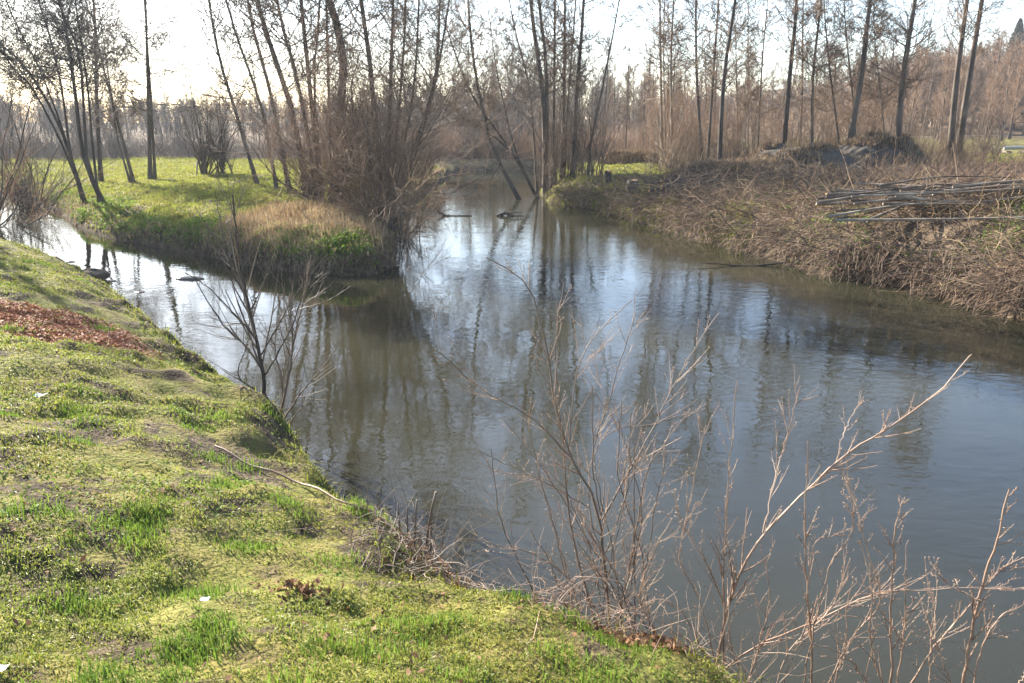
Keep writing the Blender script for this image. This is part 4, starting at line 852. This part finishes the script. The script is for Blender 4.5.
near_shrub('sapling', [
    (.014, Ys, Ys, [(279, 418), (288, 380), (294, 340), (302, 306), (311, 255)]),
    (.009, Ys, Ys, [(283, 420), (300, 395), (320, 370), (335, 350)]),
    (.009, Ys, Ys + .2, [(281, 420), (282, 380), (275, 350), (278, 310)]),
    (.007, Ys, Ys + .2, [(287, 425), (310, 400), (325, 405)]),
], 'smaller thin-stemmed sapling just right of the young bank tree', 908, mt='hazel_dark', per=10, tl=.45, r_tw=.003, buds=False, cat='sapling')
# brambly heap and cut stubs at the bank corner
rng = T_(820)
q0 = P(437, 570, .38)
root = empty('bramble_clump', (q0[0], q0[1], gz(q0[0], q0[1]))); K = 420
x = q0[0] + rng.normal(0, .22, K); y = q0[1] + rng.normal(0, .28, K)
p, r = sticks(rng, x, y, rng.uniform(.15, .55, K), rng.uniform(.0015, .0035, K), rng.uniform(0, .12, K), el=.7, up=.15); V, F = tubes([(p - np.array(root.location), r)], 4); mesh('stems', V, F, 'hazel_dark', root)
n = 500; P0 = np.stack([q0[0] + rng.normal(0, .2, n), q0[1] + rng.normal(0, .25, n), np.zeros(n)], 1); P0[:, 2] = np.maximum(ground(P0[:, 0], P0[:, 1]), 0) + rng.uniform(.01, .14, n); V, F = leaves(P0 - np.array(root.location), .016 * rng.uniform(.5, 1.3, n), rng, .8); mesh('dead_leaves', V, F, 'leaf', root, False)
tag(root, 'dark brambly clump with dead leaves at the corner of the near bank', 'bramble')
for k, (u, v, u2, v2, r) in enumerate([(424, 545, 436, 492, .008), (414, 540, 417, 500, .006), (408, 540, 407, 508, .005), (430, 548, 432, 512, .006), (400, 530, 398, 503, .004), (440, 550, 447, 520, .004)]):
    Y = q0[1] + .1 + .03 * k; a = PY(u, v, Y); b_ = PY(u2, v2, Y); V, F = tubes([(spline([a - a - [0, 0, .1], (b_ - a) * .5, b_ - a], 5)[None], np.linspace(r * 1.2, r, 5)[None])], 8, True); o = mesh('cut_stub', V, F, 'hazel_dark', None); o.location = a
    tag(o, 'tallest dark cut stub sticking up from the bramble clump' if k == 0 else 'short dark cut stub beside the tallest one at the bank corner', 'stub', 'cut stubs at the bank corner')
# dead leaves caught at the foot of the centre shrub and twigs fringe
for (u, v, nn, sx, lab) in [(640, 645, 420, .13, 'heap of curled brown leaves at the foot of the centre shrub'), (300, 590, 80, .09, 'small pile of curled dead leaves in the middle of the near grass')]:
    q = P(u, v, .6)
    for _ in range(5): q = P(u, v, gz(q[0], q[1]))
    P0 = np.stack([q[0] + rng.normal(0, sx, nn), q[1] + rng.normal(0, sx * .5, nn), np.zeros(nn)], 1); P0[:, 2] = np.maximum(ground(P0[:, 0], P0[:, 1]), 0) + rng.uniform(.01, .09, nn) * min(1, sx * 5)
    V, F = leaves(P0, .018 * rng.uniform(.6, 1.5, nn), rng, .8); tag(mesh('dead_leaves', V, F, 'leaf', smooth=False), lab, 'leaves', kind='stuff')
K = 380; x = rng.uniform(.1, 2.4, K); y = 3.15 + rng.normal(0, .12, K) + np.interp(x, [.1, .9, 2.4], [.45, .25, -.1]); V, F = tubes([sticks(rng, x, y, rng.uniform(.15, .5, K), rng.uniform(.001, .0025, K), rng.uniform(0, .1, K), el=.8)], 3)
tag(mesh('fine_brush', V, F, 'hazel'), 'fine dry brush along the near bank edge at the bottom', 'brush', kind='stuff')

# ------------------------------------------------------------------ HAZE
hz = bpy.data.materials.new('haze_air'); hz.use_nodes = True; N = hz.node_tree.nodes; N.clear(); out = N.new('ShaderNodeOutputMaterial'); pv_ = N.new('ShaderNodeVolumePrincipled')
pv_.inputs['Color'].default_value = (.86, .92, 1, 1); pv_.inputs['Density'].default_value = .00045; pv_.inputs['Anisotropy'].default_value = .35
hz.node_tree.links.new(pv_.outputs[0], out.inputs['Volume'])
hv = np.array([(sx * 290 , sy, z_) for z_ in (-2.0, 40.0) for sx, sy in ((-1, -40), (1, -40), (1, 290), (-1, 290))])
tag(mesh('haze', hv, [[3, 2, 1, 0], [4, 5, 6, 7], [0, 1, 5, 4], [1, 2, 6, 5], [2, 3, 7, 6], [3, 0, 4, 7]], hz, smooth=False), 'thin pale air haze filling the valley', 'haze', kind='stuff')
